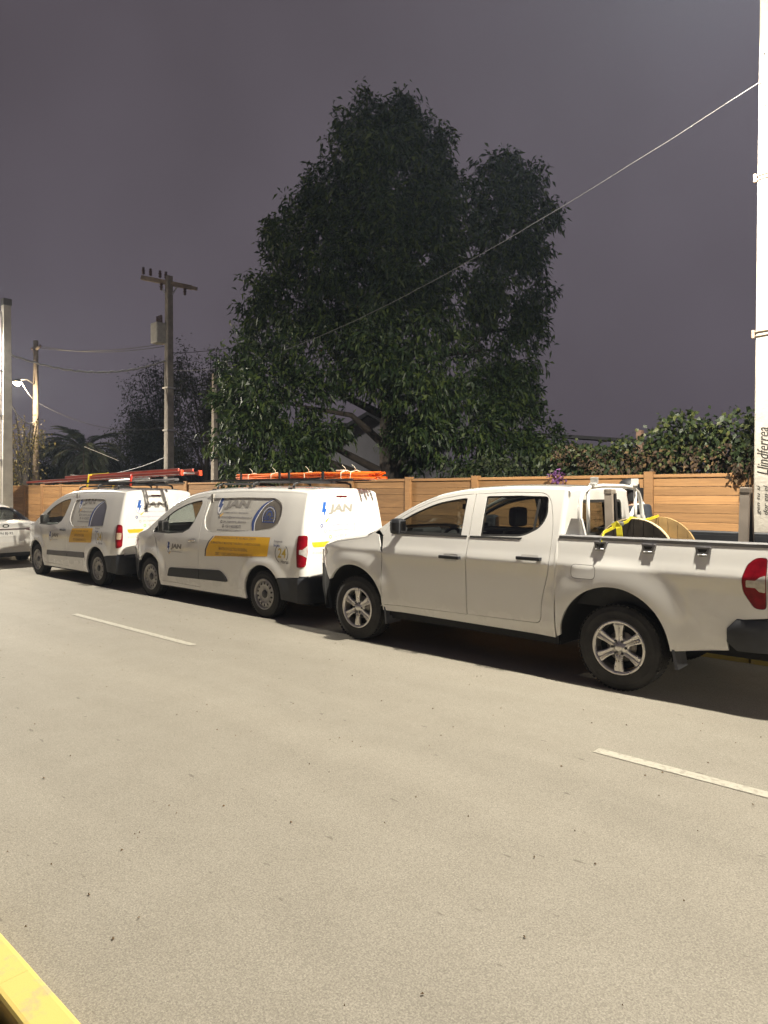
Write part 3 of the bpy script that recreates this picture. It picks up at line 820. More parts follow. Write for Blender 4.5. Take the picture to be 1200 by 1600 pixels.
def alloy_wheel(parent, x, y, r, rim_r, wd, side):
    t = tyre(parent, x, y, r, wd, rim_r, side)
    c = (x, y, r); sd = -side
    MB().lathe([(rim_r + 0.012, sd * 0.004), (rim_r + 0.008, sd * -0.004), (rim_r - 0.004, sd * -0.004), (rim_r - 0.016, sd * 0.006), (rim_r - 0.02, sd * 0.03), (rim_r - 0.035, sd * 0.16)], 48, 'y', c).build('rim', M_alloy, t)
    MB().lathe([(0.001, sd * 0.1), (rim_r - 0.03, sd * 0.1)], 40, 'y', c).build('brake_shield', M_under, t)
    MB().lathe([(0.05, sd * 0.06), (0.05, sd * 0.075), (0.13, sd * 0.075), (0.135, sd * 0.09)], 32, 'y', c).build('brake_disc', mat('brake_disc', (0.3, 0.28, 0.26), 0.4, 0.8), t)
    for k in range(6):
        a = 2 * PI * k / 6 + PI / 6 * 0 + PI / 2
        m = MB()
        ca, sa = math.cos(a), math.sin(a)
        def P_(rr, w_, d): return (x + ca * rr - sa * w_, y - sd * -1 * 0 + sd * d, r + sa * rr + ca * w_)
        st = [(0.045, 0.038, 0.022), (0.10, 0.031, 0.012), (rim_r * 0.6, 0.033, 0.008), (rim_r - 0.03, 0.045, 0.006), (rim_r - 0.008, 0.05, 0.01)]
        v = []; f = []
        for rr, hw, d in st:
            v += [P_(rr, -hw, d + 0.035), P_(rr, -hw, d + 0.006), P_(rr, -hw * 0.72, d), P_(rr, -hw * 0.2, d + 0.003), P_(rr, 0, d + 0.009), P_(rr, hw * 0.2, d + 0.003), P_(rr, hw * 0.72, d), P_(rr, hw, d + 0.006), P_(rr, hw, d + 0.035)]
        for i in range(len(st) - 1):
            for j in range(8): f.append((i * 9 + j, i * 9 + j + 1, (i + 1) * 9 + j + 1, (i + 1) * 9 + j))
        m.add(v, f, False).build('spoke', M_alloy, t)
    MB().lathe([(0.0, sd * 0.006), (0.028, sd * 0.006), (0.034, sd * 0.012), (0.036, sd * 0.02), (0.085, sd * 0.026), (0.092, sd * 0.05)], 30, 'y', c).build('hub', M_alloy, t)
    for k in range(6):
        a = 2 * PI * (k + 0.5) / 6 + PI / 2
        MB().lathe([(0.0, sd * 0.008), (0.010, sd * 0.008), (0.012, sd * 0.014), (0.012, sd * 0.03)], 6, 'y', (x + 0.062 * math.cos(a), y, r + 0.062 * math.sin(a))).build('wheel_nut', mat('dark_nut', (0.1, 0.1, 0.1), 0.4, 0.7), t)
    return t

def steel_wheel(parent, x, y, r, rim_r, wd, side, holes=14):
    t = tyre(parent, x, y, r, wd, rim_r, side)
    sd = -side; c = (x, y, r)
    MB().lathe([(rim_r + 0.012, sd * 0.004), (rim_r + 0.006, sd * -0.004), (rim_r - 0.006, sd * 0.0), (rim_r - 0.016, sd * 0.02), (rim_r - 0.022, sd * 0.05)], 48, 'y', c).build('rim', M_steelw, t)
    outer = arc(0, 0, rim_r - 0.014, 0, 360, 48)[:-1]
    hs = []
    for k in range(holes):
        a = 2 * PI * (k + 0.5) / holes; cx, cz = (rim_r - 0.052) * math.cos(a), (rim_r - 0.052) * math.sin(a)
        ta = (-math.sin(a), math.cos(a)); ra = (math.cos(a), math.sin(a))
        hs.append([(cx + ta[0] * 0.0155 * math.cos(q) + ra[0] * 0.024 * math.sin(q), cz + ta[1] * 0.0155 * math.cos(q) + ra[1] * 0.024 * math.sin(q)) for q in [2 * PI * i / 8 for i in range(8)]])
    dep = pchip([(0.0, 0.018), (0.05, 0.016), (0.07, 0.03), (rim_r * 0.55, 0.026), (rim_r - 0.07, 0.014), (rim_r - 0.03, 0.022), (rim_r, 0.04)])
    f = lambda a, b: (x + a, y + sd * dep(math.hypot(a, b)), r + b)
    def nr(a, b):
        q = math.hypot(a, b) + 1e-6; g = (dep(q + 0.004) - dep(q - 0.004)) / 0.008
        return tuple(Vector((a / q * g, side, b / q * g)).normalized())
    sheet('wheel_disc', outer, hs, f, nr, M_steelw, t, step=0.022, thick=0.012)
    MB().lathe([(0.001, sd * 0.09), (rim_r - 0.02, sd * 0.09)], 40, 'y', c).build('brake_shield', M_under, t)
    MB().lathe([(0.0, sd * 0.002), (0.04, sd * 0.004), (0.055, sd * 0.014), (0.058, sd * 0.028)], 24, 'y', c).build('centre_cap', mat('dark_cap', (0.045, 0.045, 0.048), 0.5), t)
    return t

def arch_liner(parent, x, z, r, y0, y1, a0=-10, a1=190):
    for sd in (1, -1):
        m = MB(); n = 20; v = []; f = []
        for i in range(n + 1):
            a = math.radians(a0 + (a1 - a0) * i / n)
            for yy in (y0, y1): v.append((x + r * math.cos(a), sd * yy, z + r * math.sin(a)))
        f = [(2 * i, 2 * i + 1, 2 * i + 3, 2 * i + 2) for i in range(n)]
        o = len(v)
        v.append((x, sd * y0, z))
        f += [(2 * i, 2 * i + 2, o) for i in range(n)]
        m.add(v, f, True).build('wheel_arch_liner', M_under, parent)

def seat(parent, x, y, zb=0.62, name='seat', back=0.62, w_=0.26, bench=False):
    s_ = MB(); W = w_
    s_.box(x - 0.22, x + 0.26, y - W, y + W, zb - 0.12, zb + 0.06, 0.05)
    o = s_.build(name, M_seat, parent)
    prof = pchip([(0.0, W), (0.3, W), (0.5, W * 0.86), (0.62, W * 0.62)])
    v = []; f = []
    for i in range(9):
        t = i / 8 * back; xx = x - 0.22 - 0.32 * t; wd_ = prof(t)
        for yy, dx in ((-1, 0.0), (-0.8, 0.055), (0, 0.04), (0.8, 0.055), (1, 0.0), (0.8, -0.07), (0, -0.08), (-0.8, -0.07)): v.append((xx + dx, y + yy * wd_, zb + t))
    for i in range(8):
        for k in range(8): f.append((i * 8 + k, i * 8 + (k + 1) % 8, (i + 1) * 8 + (k + 1) % 8, (i + 1) * 8 + k))
    f.append(tuple(range(64, 72)))
    MB().add(v, f, True).build('backrest', M_seat, o)
    hx = x - 0.22 - 0.32 * (back + 0.14)
    hr = MB().box(hx - 0.05, hx + 0.05, y - 0.135, y + 0.135, zb + back + 0.04, zb + back + 0.25, 0.045).build('headrest', M_seat, o)
    return o

def steering(parent, x, y, z, r=0.19):
    m = MB(); tilt = math.radians(28)
    pts = []
    for k in range(28):
        a = 2 * PI * k / 28; u, v = r * math.cos(a), r * math.sin(a)
        pts.append((x - v * math.sin(tilt), y + u, z + v * math.cos(tilt)))
    m.tube(pts, 0.018, 8, closed=True)
    w_ = m.build('steering_wheel', M_rubber, parent)
    h = MB(); h.box(x - 0.03, x + 0.06, y - 0.07, y + 0.07, z - 0.07, z + 0.05, 0.02)
    h.bar((x, y - r, z), (x, y + r, z), 0.03, 0.035); h.bar((x, y, z), (x + r * math.sin(tilt), y, z - r * math.cos(tilt)), 0.04, 0.03)
    h.build('steering_hub', M_dash, w_)
    return w_

def mirror(parent, x, y, z, w_=0.2, h=0.2, side=1, m=None, body=None):
    b = MB().box(x - 0.06, x + 0.09, y if side > 0 else y - w_, y + w_ if side > 0 else y, z, z + h, 0.045).build('wing_mirror', body or M_plast, parent)
    MB().box(x - 0.066, x - 0.061, y + side * 0.03 if side > 0 else y - w_ + 0.03, y + w_ - 0.03 if side > 0 else y - 0.03, z + 0.03, z + h - 0.03).build('mirror_glass', M_chrome, b)
    MB().bar((x + 0.03, y - side * 0.07, z + 0.05), (x + 0.03, y + side * 0.05, z + 0.06), 0.07, 0.05).build('mirror_arm', M_rubber, b)
    return b

def handle(parent, sh, x0, x1, z, m, cup=True, sides=(1, -1)):
    for sd in sides:
        y = sd * sh.y((x0 + x1) / 2, z)
        o = MB().box(x0, x1, min(y + sd * 0.028, y + sd * 0.046), max(y + sd * 0.028, y + sd * 0.046), z - 0.017, z + 0.017, 0.008)
        o.box(x0, x0 + 0.035, min(y - sd * 0.01, y + sd * 0.03), max(y - sd * 0.01, y + sd * 0.03), z - 0.014, z + 0.014)
        o.box(x1 - 0.035, x1, min(y - sd * 0.01, y + sd * 0.03), max(y - sd * 0.01, y + sd * 0.03), z - 0.014, z + 0.014)
        h = o.build('door_handle', m, parent)
        if cup:
            V, F = poly2d(rpoly([(x0 + 0.05, z - 0.04), (x1 - 0.05, z - 0.04), (x1 - 0.03, z + 0.035), (x0 + 0.03, z + 0.035)], 0.025))
            decal('handle_shade_patch', (V, F), lambda a, b: (a, sd * (sh.y(a, b) + 0.003), b), mat('recess_shade_grey', (0.5, 0.49, 0.47), 0.35), parent)  # flat patch; the hollow's shade is put into its grey
# ---------------------------------------------------------------- white double cab pickup
WB = 3.19
T = Shell(prof=[(0.36, 0.885), (0.43, 0.9), (0.5, 0.922), (0.6, 0.934), (0.8, 0.943), (1.02, 0.950), (1.07, 0.952), (1.095, 0.946), (1.15, 0.928), (1.28, 0.893), (1.33, 0.878), (1.5, 0.825), (1.66, 0.77), (1.78, 0.725)],
          plan=[(-1.3, -0.05), (-1.2, -0.03), (-0.95, -0.006), (-0.6, 0), (3.1, 0), (3.45, -0.015), (3.65, -0.05), (3.8, -0.1), (3.9, -0.17)],
          zc=[(-1.3, 1.325), (0.6, 1.325), (0.601, 1.765), (1.2, 1.775), (1.61, 1.76), (2.03, 1.705), (2.3, 1.615), (2.6, 1.47), (2.9, 1.29), (3.05, 1.215), (3.4, 1.165), (3.7, 1.105), (3.85, 1.05), (3.95, 0.97)],
          zt=[(-1.3, 1.33), (0.6, 1.33), (0.601, 1.81), (1.2, 1.83), (1.61, 1.815), (2.03, 1.765), (2.3, 1.685), (2.6, 1.54), (2.9, 1.36), (3.05, 1.305), (3.4, 1.25), (3.7, 1.185), (3.85, 1.12), (3.95, 1.02)],
          flares=((0.05, 0.40, 0.5, 0.80, 0.034, 1.2), (WB + 0.04, 0.40, 0.5, 0.76, 0.03, 1.08)), n=2.7)
truck = thing('pickup_truck', 'white double cab pickup truck with a cable reel in its open bed', 'pickup truck', (-2.51, 6.78, 0), PI); truck.scale = (1, 0.95, 1)
G_ = 0.006
# roofline samples for outlines
def along(fn, x0, x1, n=14, dz=0.0): return [(x0 + (x1 - x0) * i / n, fn(x0 + (x1 - x0) * i / n) + dz) for i in range(n + 1)]
FA = (WB + 0.05, 0.40, 0.49); RA = (0.05, 0.41, 0.50)
# fender
fender = [(2.775, 0.44)] + [(2.775, 1.0), (2.79, 1.09)] + along(T.zc, 2.9, 3.86, 16, 0.0)[0:] + [(3.9, 0.93), (3.87, 0.87)] + [(3.66, 0.72)]
fa = [p for p in arc(FA[0], FA[1], FA[2], 32, 172, 26)]
fender = [(2.775, 0.45), (2.775, 1.02), (2.80, 1.12), (2.86, 1.255)] + along(T.zc, 2.92, 3.88, 16) + [(3.88, 0.885)] + [(fa[0][0] + 0.01, fa[0][1] + 0.015)] + fa[1:] + [(2.80, 0.45)]
T.panel('front_fender', fender, (), M_white, truck, step=0.045)
# black lower bumper corner
bum = [(3.875, 0.87), (fa[0][0] + 0.005, fa[0][1] - 0.0)] + arc(FA[0], FA[1], FA[2], 28, -8, 8) + [(3.74, 0.30), (3.88, 0.32)]
T.panel('bumper_corner', bum, (), M_plast, truck, off=0.004, step=0.05)
# headlamp sliver round the corner
T.panel('headlamp', rpoly([(3.885, 0.91), (3.885, 1.03), (3.79, 1.06), (3.74, 1.0)], 0.02), (), M_clear, truck, off=0.006, step=0.04, thick=0.02)
# doors with window openings
dz = -0.032
fd = [(2.765, 0.47), (1.614, 0.485, 0)] + [(1.614, T.zc(1.614) + dz)] + along(T.zc, 1.7, 2.72, 14, dz) + [(2.79, 1.24), (2.765, 1.10)]
fd = [p[:2] for p in fd]
fw = rpoly([(2.60, 1.29, 0.02), (1.705, 1.29, 0.015), (1.705, T.zc(1.7) - 0.085, 0.03)], 0.02)
fw = [(2.62, 1.292), (1.705, 1.295), (1.705, T.zc(1.705) - 0.072)] + along(T.zc, 1.74, 2.62, 12, -0.066)
fw = [p for p in fw if p[1] >= 1.291]
T.panel('front_door', fd, [fw], M_white, truck, step=0.045)
rd = rpoly([(1.602, 0.487, 0.0), (1.602, T.zc(1.602) + dz, 0.0), (1.2, T.zc(1.2) + dz, 0), (0.75, T.zc(0.75) + dz, 0.12), (0.665, 1.45, 0.3), (0.665, 1.02, 0.1), (0.745, 0.72, 0.1), (0.755, 0.50, 0.07)], 0.03, 5)
rw = rpoly([(1.47, 1.297, 0.015), (1.47, T.zc(1.47) - 0.062, 0.025), (1.1, T.zc(1.1) - 0.062, 0), (0.76, T.zc(0.8) - 0.066, 0.04), (0.735, 1.52, 0.08), (0.80, 1.40, 0.06), (0.98, 1.31, 0.08)], 0.03, 5)
T.panel('rear_door', rd, [rw], M_white, truck, step=0.045)
# frame of the cab round the doors (sill, pillars, roof rail)
def grow(poly, d):
    c = np.array(poly); n = len(c); out = []
    area = sum(c[i][0] * c[(i + 1) % n][1] - c[(i + 1) % n][0] * c[i][1] for i in range(n))
    sg = 1 if area > 0 else -1
    for i in range(n):
        t = c[(i + 1) % n] - c[i - 1]; L = math.hypot(*t)
        out.append((c[i][0] + sg * d * t[1] / L, c[i][1] - sg * d * t[0] / L) if L > 1e-9 else tuple(c[i]))
    return out
cabp = [(2.77, 0.40), (0.605, 0.385)] + [(0.605, T.zc(0.61))] + along(T.zc, 0.62, 2.86, 44) + [(2.79, 1.255), (2.77, 1.09)]
T.panel('cab_side', cabp, [grow(fd, G_), grow(rd, G_)], M_white, truck, step=0.045)
T.panel('rocker', [(2.77, 0.30), (0.62, 0.30), (0.62, 0.378), (2.77, 0.394)], (), M_under, truck, off=-0.09, step=0.08)
# side glass, belt mouldings, black window surround
T.panel('front_side_window', grow(fw, 0.004), (), M_glass, truck, off=-0.016, step=0.07, thick=0)
T.panel('rear_side_window', grow(rw, 0.004), (), M_glass, truck, off=-0.016, step=0.07, thick=0)
for nm, poly in (('front_window_seal', fw), ('rear_window_seal', rw)):
    T.panel(nm, grow(poly, 0.003), [grow(poly, -0.02)], M_rubber, truck, off=-0.009, step=0.06, thick=0)
T.panel('belt_moulding', [(2.66, 1.276), (1.63, 1.279), (1.63, 1.297), (2.64, 1.294)], (), M_rubber, truck, off=0.006, step=0.06, thick=0.01)
T.panel('belt_moulding', [(1.59, 1.279), (1.0, 1.284), (0.98, 1.302), (1.59, 1.297)], (), M_rubber, truck, off=0.006, step=0.06, thick=0.01)
T.panel('quarter_divider', [(0.86, 1.37), (0.885, 1.37), (0.87, 1.68), (0.845, 1.68)], (), M_rubber, truck, off=-0.011, step=0.06, thick=0.008)
# roof, windscreen, pillars, bonnet
T.topskin('roof', 0.605, 2.08, M_white, truck, nx=18)
T.topskin('roof_front_rail', 2.08, 2.12, M_white, truck, nx=2)
T.topskin('windscreen', 2.12, 2.93, M_glass, truck, -0.86, 0.86, nx=14)
T.topskin('windscreen_pillar', 2.12, 2.93, M_white, truck, 0.86, 1.0, nx=14, nu=5)
T.topskin('windscreen_pillar', 2.12, 2.93, M_white, truck, -1.0, -0.86, nx=14, nu=5)
T.topskin('cowl', 2.93, 3.03, M_plast, truck, -0.9, 0.9, nx=3)
T.topskin('bonnet', 3.035, 3.88, M_white, truck, -0.93, 0.93, nx=18)
for a, b in ((0.935, 1.0), (-1.0, -0.935)): T.topskin('fender_top', 2.93, 3.88, M_white, truck, a, b, nx=18, nu=4)
# front end
objs, xf = T.endcap(3.88, 0.32, 1, 0.1, lambda z: -0.10 * max(0, z - 0.9), mats=(M_white, M_plast), parent=truck, names=('front_panel', 'front_bumper'), split=0.86)
MB().box(3.96, 3.985, -0.55, 0.55, 0.62, 0.98, 0.02).build('grille', M_plast, truck)
# cab rear wall with window
zc_ = T.zc(0.61)
rwin = rpoly([(-0.56, 1.32), (0.56, 1.32), (0.52, 1.66), (-0.52, 1.66)], 0.06)
T2 = Shell(prof=[(0.36, 0.885), (0.6, 0.934), (1.07, 0.952), (1.28, 0.893), (1.33, 0.878), (1.5, 0.825), (1.66, 0.77), (1.78, 0.725)], plan=[(0, 0), (1, 0)], zc=[(0, 1.765), (1, 1.7655)], zt=[(0, 1.81), (1, 1.8105)], n=2.7)
T2.endcap(0.605, 0.5, -1, 0.045, holes=[rwin], mats=(M_white,), parent=truck, names=('cab_rear_wall',))
flatx = lambda xx: (lambda a, b: (xx, a, b))
V, F = triangulate(grow(rwin, 0.01), (), 0.2); mesh_obj('rear_window', [(0.575, a, b) for a, b in V], F, M_dglass, truck)
V, F = triangulate(grow(rwin, 0.012), [grow(rwin, -0.018)], 0.1); mesh_obj('rear_window_seal', [(0.556, a, b) for a, b in V], F, M_rubber, truck)
# cabin fittings
T.panel('door_trim', [(2.72, 0.5), (0.72, 0.5), (0.72, 1.26), (2.72, 1.26)], (), M_dash, truck, off=-0.075, step=0.15, thick=0)
T.topskin('headlining', 0.66, 2.1, M_lining, truck, -0.9, 0.9, nx=8, nu=12, dz=-0.045)
MB().box(0.66, 2.9, -0.82, 0.82, 0.42, 0.46).build('cabin_floor', M_under, truck)
d = MB(); d.prism(rpoly([(2.42, 0.7), (2.36, 1.1), (2.43, 1.235), (2.62, 1.275), (2.9, 1.255), (2.95, 0.7)], 0.05), -0.82, 0.82, 'xz', True); d.build('dashboard', M_dash, truck)
MB().box(2.44, 2.62, 0.2, 0.58, 1.25, 1.33, 0.03).build('instrument_hood', M_dash, truck)
steering(truck, 2.24, 0.38, 1.17)
MB().box(2.19, 2.21, -0.12, 0.12, 1.545, 1.61, 0.015).build('rear_view_mirror', M_rubber, truck)
MB().tube([(2.20, 0, 1.6), (2.24, 0, 1.66)], 0.012, 6).build('mirror_stalk', M_rubber, truck)
MB().tube([(2.19, 0.0, 1.55), (2.188, 0.0, 1.42)], 0.004, 5).build('mirror_charm', M_rubber, truck)
for y in (0.37, -0.37): seat(truck, 1.78, y, 0.72, 'front_seat', 0.62)
for y in (0.45, -0.45): seat(truck, 1.02, y, 0.76, 'rear_seat', 0.46, 0.34)
mirror(truck, 2.47, 0.93, 1.28, 0.145, 0.175, 1); mirror(truck, 2.47, -0.93, 1.28, 0.145, 0.175, -1)
handle(truck, T, 1.67, 1.93, 1.065, M_plast); handle(truck, T, 0.74, 1.0, 1.11, M_plast)
# bed
ra = arc(RA[0], RA[1], RA[2], -2, 182, 34)
tl = [(-0.995, 1.06), (-1.03, 1.18), (-1.09, 1.235), (-1.17, 1.24), (-1.17, 0.84), (-1.09, 0.84), (-1.01, 0.96)]
bed = [(0.588, 0.40), (0.588, 1.322), (-1.175, 1.322), (-1.178, 0.775), (-0.96, 0.742), (-0.91, 0.69), (-0.885, 0.57), (-0.90, 0.50)] + [(-0.455, 0.435)] + [(RA[0] - RA[2], 0.435)] + list(reversed(ra))[1:-1] + [(RA[0] + RA[2], 0.40)]
bed = [(0.588, 0.40), (0.588, 1.322), (-1.175, 1.322), (-1.178, 0.775), (-0.96, 0.742), (-0.91, 0.69), (-0.885, 0.57), (-0.90, 0.49), (-0.47, 0.42)] + [(RA[0] + RA[2] * math.cos(math.radians(a)), RA[1] + RA[2] * math.sin(math.radians(a))) for a in np.linspace(179, 1, 34)]
T.panel('bed_side', bed, [rpoly(tl, 0.03)], M_white, truck, step=0.045)
for sd in (1, -1):
    lamp = T.panel('tail_lamp', grow(rpoly(tl, 0.03), -0.004), (), M_red, truck, off=0.004, step=0.04, thick=0.03, sides=(sd,))[0]
    T.panel('reversing_lens', rpoly([(-1.03, 1.005), (-1.095, 1.005), (-1.12, 0.975), (-1.163, 0.97), (-1.163, 1.105), (-1.12, 1.085), (-1.095, 1.06), (-1.03, 1.06)], 0.01), (), M_clear, lamp, off=0.008, step=0.04, thick=0.004, sides=(sd,))
    # lamp wraps on to the rear
    MB().box(-1.206, -1.18, *(sorted((sd * 0.78, sd * 0.905))), 0.84, 1.24, 0.012).build('tail_lamp_rear', M_red, lamp)
T.panel('fuel_flap', rpoly([(0.43, 0.965), (0.20, 0.965), (0.20, 1.085), (0.43, 1.085)], 0.04), (), M_white, truck, off=0.003, step=0.05, thick=0.006, sides=(1,))
T.panel('fuel_flap_gap', grow(rpoly([(0.43, 0.965), (0.20, 0.965), (0.20, 1.085), (0.43, 1.085)], 0.04), 0.005), [rpoly([(0.43, 0.965), (0.20, 0.965), (0.20, 1.085), (0.43, 1.085)], 0.04)], mat('shut_line', (0.12, 0.115, 0.105), 0.8), truck, off=0.0015, step=0.05, thick=0.0, sides=(1,))
V = MB()
for sd in (1, -1):
    m = MB(); n = 30; v = []; f = []
    for i in range(n + 1):
        x = 0.585 - (0.585 + 1.172) * i / n; yo = T.y(x, 1.322)
        for yy, zz_ in ((yo + 0.008, 1.312), (yo + 0.009, 1.338), (yo - 0.01, 1.348), (0.775, 1.348), (0.765, 1.335), (0.765, 1.30)): v.append((x, sd * yy, zz_))
    for i in range(n):
        for k in range(5): f.append((i * 6 + k, i * 6 + k + 1, (i + 1) * 6 + k + 1, (i + 1) * 6 + k))
    m.add(v, f).build('bed_rail_cap', M_gplast if sd > 0 else M_plast, truck)
    MB().box(-1.148, 0.56, *(sorted((sd * 0.75, sd * 0.77))), 0.72, 1.31).build('bed_inner_wall', M_plast, truck)
MB().box(-1.148, 0.56, -0.75, 0.75, 0.70, 0.725).build('bed_floor', M_plast, truck)
MB().box(0.53, 0.555, -0.75, 0.75, 0.727, 1.31).build('bed_front_wall', M_white, truck)
MB().box(-1.214, -1.152, -0.775, 0.775, 0.72, 1.335, 0.015).build('tailgate', M_white, truck)
MB().box(-1.221, -1.215, -0.13, 0.13, 1.12, 1.2, 0.0).build('tailgate_handle', M_plast, truck)
# rear bumper wraps round the corner
bb = MB()
pl = [(-0.895, 0.952), (-0.965, 0.948), (-1.12, 0.93), (-1.23, 0.87), (-1.31, 0.7), (-1.34, 0.35), (-1.34, 0)]
pts = pl + [(a, -b) for a, b in reversed(pl[:-1])]
v = []; f = []
pr = [(-0.005, 0.50), (0.012, 0.56), (0.015, 0.68), (0.004, 0.745), (-0.06, 0.765), (-0.10, 0.75)]
for k, (a, b) in enumerate(pts):
    c = Vector((a, b)); q0 = Vector(pts[max(k - 1, 0)]); q1 = Vector(pts[min(k + 1, len(pts) - 1)]); t = (q1 - q0).normalized(); nn = Vector((t.y, -t.x))
    if nn.dot(c - Vector((0, 0))) < 0: nn = -nn
    kz = 0.42 if k in (0, len(pts) - 1) else 1.0
    for o_, z in pr: v.append((a + nn.x * o_ * kz, b + nn.y * o_ * kz, 0.61 + (z - 0.61) * kz))
for k in range(len(pts) - 1):
    for j in range(len(pr) - 1): f.append((k * 6 + j, k * 6 + j + 1, (k + 1) * 6 + j + 1, (k + 1) * 6 + j))
bb.add(v, f, True).build('rear_bumper', M_plast, truck)
MB().box(-1.36, -1.345, -0.6, 0.6, 0.56, 0.6).build('bumper_step', M_chrome, truck)
# tie-down hooks
for x in (0.165, -0.265, -0.705):
    for sd in (1, -1):
        y = T.y(x, 1.27)
        h = MB(); yo = sd * (y + 0.028)
        h.prism([(x - 0.06, 1.30), (x + 0.06, 1.30), (x + 0.045, 1.222), (x - 0.03, 1.222)], sd * (y - 0.01), yo, 'xz')
        o = h.build('tie_down_hook', mat('hook_grey', (0.2, 0.2, 0.21), 0.45, 0.2), truck)
        MB().prism([(x - 0.038, 1.283), (x + 0.04, 1.283), (x + 0.03, 1.256), (x - 0.022, 1.256)], yo - sd * 0.002, yo + sd * 0.002, 'xz').build('hook_slot', M_rubber, o)
        MB().tube([(x - 0.035, yo + sd * 0.004, 1.235), (x + 0.04, yo + sd * 0.004, 1.235)], 0.009, 6).build('hook_lip', M_galv, o)
# sports bar behind the cab (welded white tube, part of the truck)
sb = []
for dx, r_ in ((0.40, 0.022),):
    pts = [(dx, 0.80, 1.345), (dx + 0.02, 0.79, 1.5), (dx + 0.03, 0.76, 1.66), (dx + 0.03, 0.69, 1.745), (dx + 0.03, 0.55, 1.795), (dx + 0.03, 0.25, 1.81)]
    pts = pts + [(a, -b, c) for a, b, c in reversed(pts)]
    hoop = MB().tube(pts, r_, 10).build('sports_bar', M_white, truck)
for y in (0.6, -0.6):
    MB().tube([(0.42, y, 1.345), (0.43, y, 1.775)], 0.018, 8).build('sports_bar_upright', M_white, hoop)
for sd in (1, -1):
    MB().prism([(0.36, 1.345), (0.56, 1.345), (0.5, 1.5), (0.4, 1.5)], sd * 0.775, sd * 0.81, 'xz').build('sports_bar_foot', M_white, hoop)
    MB().box(0.38, 0.44, sd * 0.52 - 0.035, sd * 0.52 + 0.035, 1.81, 1.835, 0.006).build('light_bracket', M_white, hoop)
    MB().box(0.37, 0.45, sd * 0.52 - 0.03, sd * 0.52 - 0.02, 1.83, 1.89, 0.003).build('light_bracket', M_white, hoop)
# wheels, arches, underside
for x in (0.0, WB):
    alloy_wheel(truck, x, 0.925, 0.378, 0.228, 0.25, 1); alloy_wheel(truck, x, -0.925, 0.378, 0.228, 0.25, -1)
arch_liner(truck, RA[0], RA[1], RA[2] + 0.012, 0.55, 0.91); arch_liner(truck, FA[0], FA[1], FA[2] + 0.012, 0.55, 0.90)
MB().box(-1.15, 3.75, -0.5, 0.5, 0.36, 0.62).build('chassis', M_under, truck)
MB().box(0.6, 2.72, -0.86, 0.86, 0.34, 0.45).build('floor_pan', M_under, truck)
MB().box(3.0, 3.85, -0.62, 0.62, 0.42, 1.02).build('engine_bay', M_under, truck)
MB().tube([(-0.0, -0.7, 0.36), (0, 0.7, 0.36)], 0.06, 10).build('rear_axle', M_under, truck)
MB().tube([(-0.35, -0.35, 0.40), (1.4, -0.4, 0.36)], 0.05, 8).build('exhaust', mat('exhaust', (0.15, 0.13, 0.11), 0.6, 0.6), truck)
for x, z0, z1, dx in ((-0.435, 0.27, 0.60, -0.06), (2.755, 0.25, 0.44, -0.03)):
    for sd in (1, -1):
        MB().prism([(x, z1), (x - 0.02, z1), (x - 0.02 + dx, z0), (x + dx + 0.005, z0)], sd * 0.68, sd * 0.935, 'xz').build('mud_flap', mat('mud_flap_grey', (0.09, 0.095, 0.11), 0.7, var=0.2), truck)
# ---------------------------------------------------------------- signwritten vans
M_navy = mat('signwriting_blue', (0.015, 0.05, 0.22), 0.45)
M_blue2 = mat('bolt_blue', (0.012, 0.09, 0.36), 0.45)
M_sgrey = mat('signwriting_grey', (0.2, 0.185, 0.17), 0.5)
M_sdark = mat('signwriting_dark', (0.07, 0.065, 0.065), 0.5)
M_ink = mat('signwriting_ink', (0.12, 0.11, 0.13), 0.5)
M_sviolet = mat('faded_violet_ink', (0.33, 0.31, 0.46), 0.5)
M_fade = mat('faded_grey_ink', (0.38, 0.37, 0.36), 0.5)
M_sgreen = mat('phone_icon_green', (0.25, 0.55, 0.15), 0.5)
M_syel = mat('signwriting_yellow', (0.78, 0.43, 0.012), 0.38, coat=0.4, var=0.06, vscale=4)
M_sbrown = mat('signwriting_brown', (0.3, 0.17, 0.05), 0.5)
M_wrap = mat('silver_wrap', (0.5, 0.485, 0.45), 0.35, var=0.05, vscale=3)
M_wrapd = mat('dark_silver_wrap', (0.26, 0.235, 0.2), 0.3, 0.5, var=0.15, vscale=3)
M_wrapb = mat('slate_wrap', (0.1, 0.1, 0.14), 0.35)
M_swhite = mat('decal_white', (0.82, 0.82, 0.84), 0.45)
M_gold = mat('gold_numerals', (0.5, 0.36, 0.05), 0.45)

def bolt2d(h):
    P_ = [(0.46, 1.0), (0.86, 1.0), (0.66, 0.62), (0.9, 0.62), (0.3, 0.0), (0.46, 0.42), (0.16, 0.42)]
    V, F = poly2d([(a * h * 0.62, b * h) for a, b in P_]); return V, F

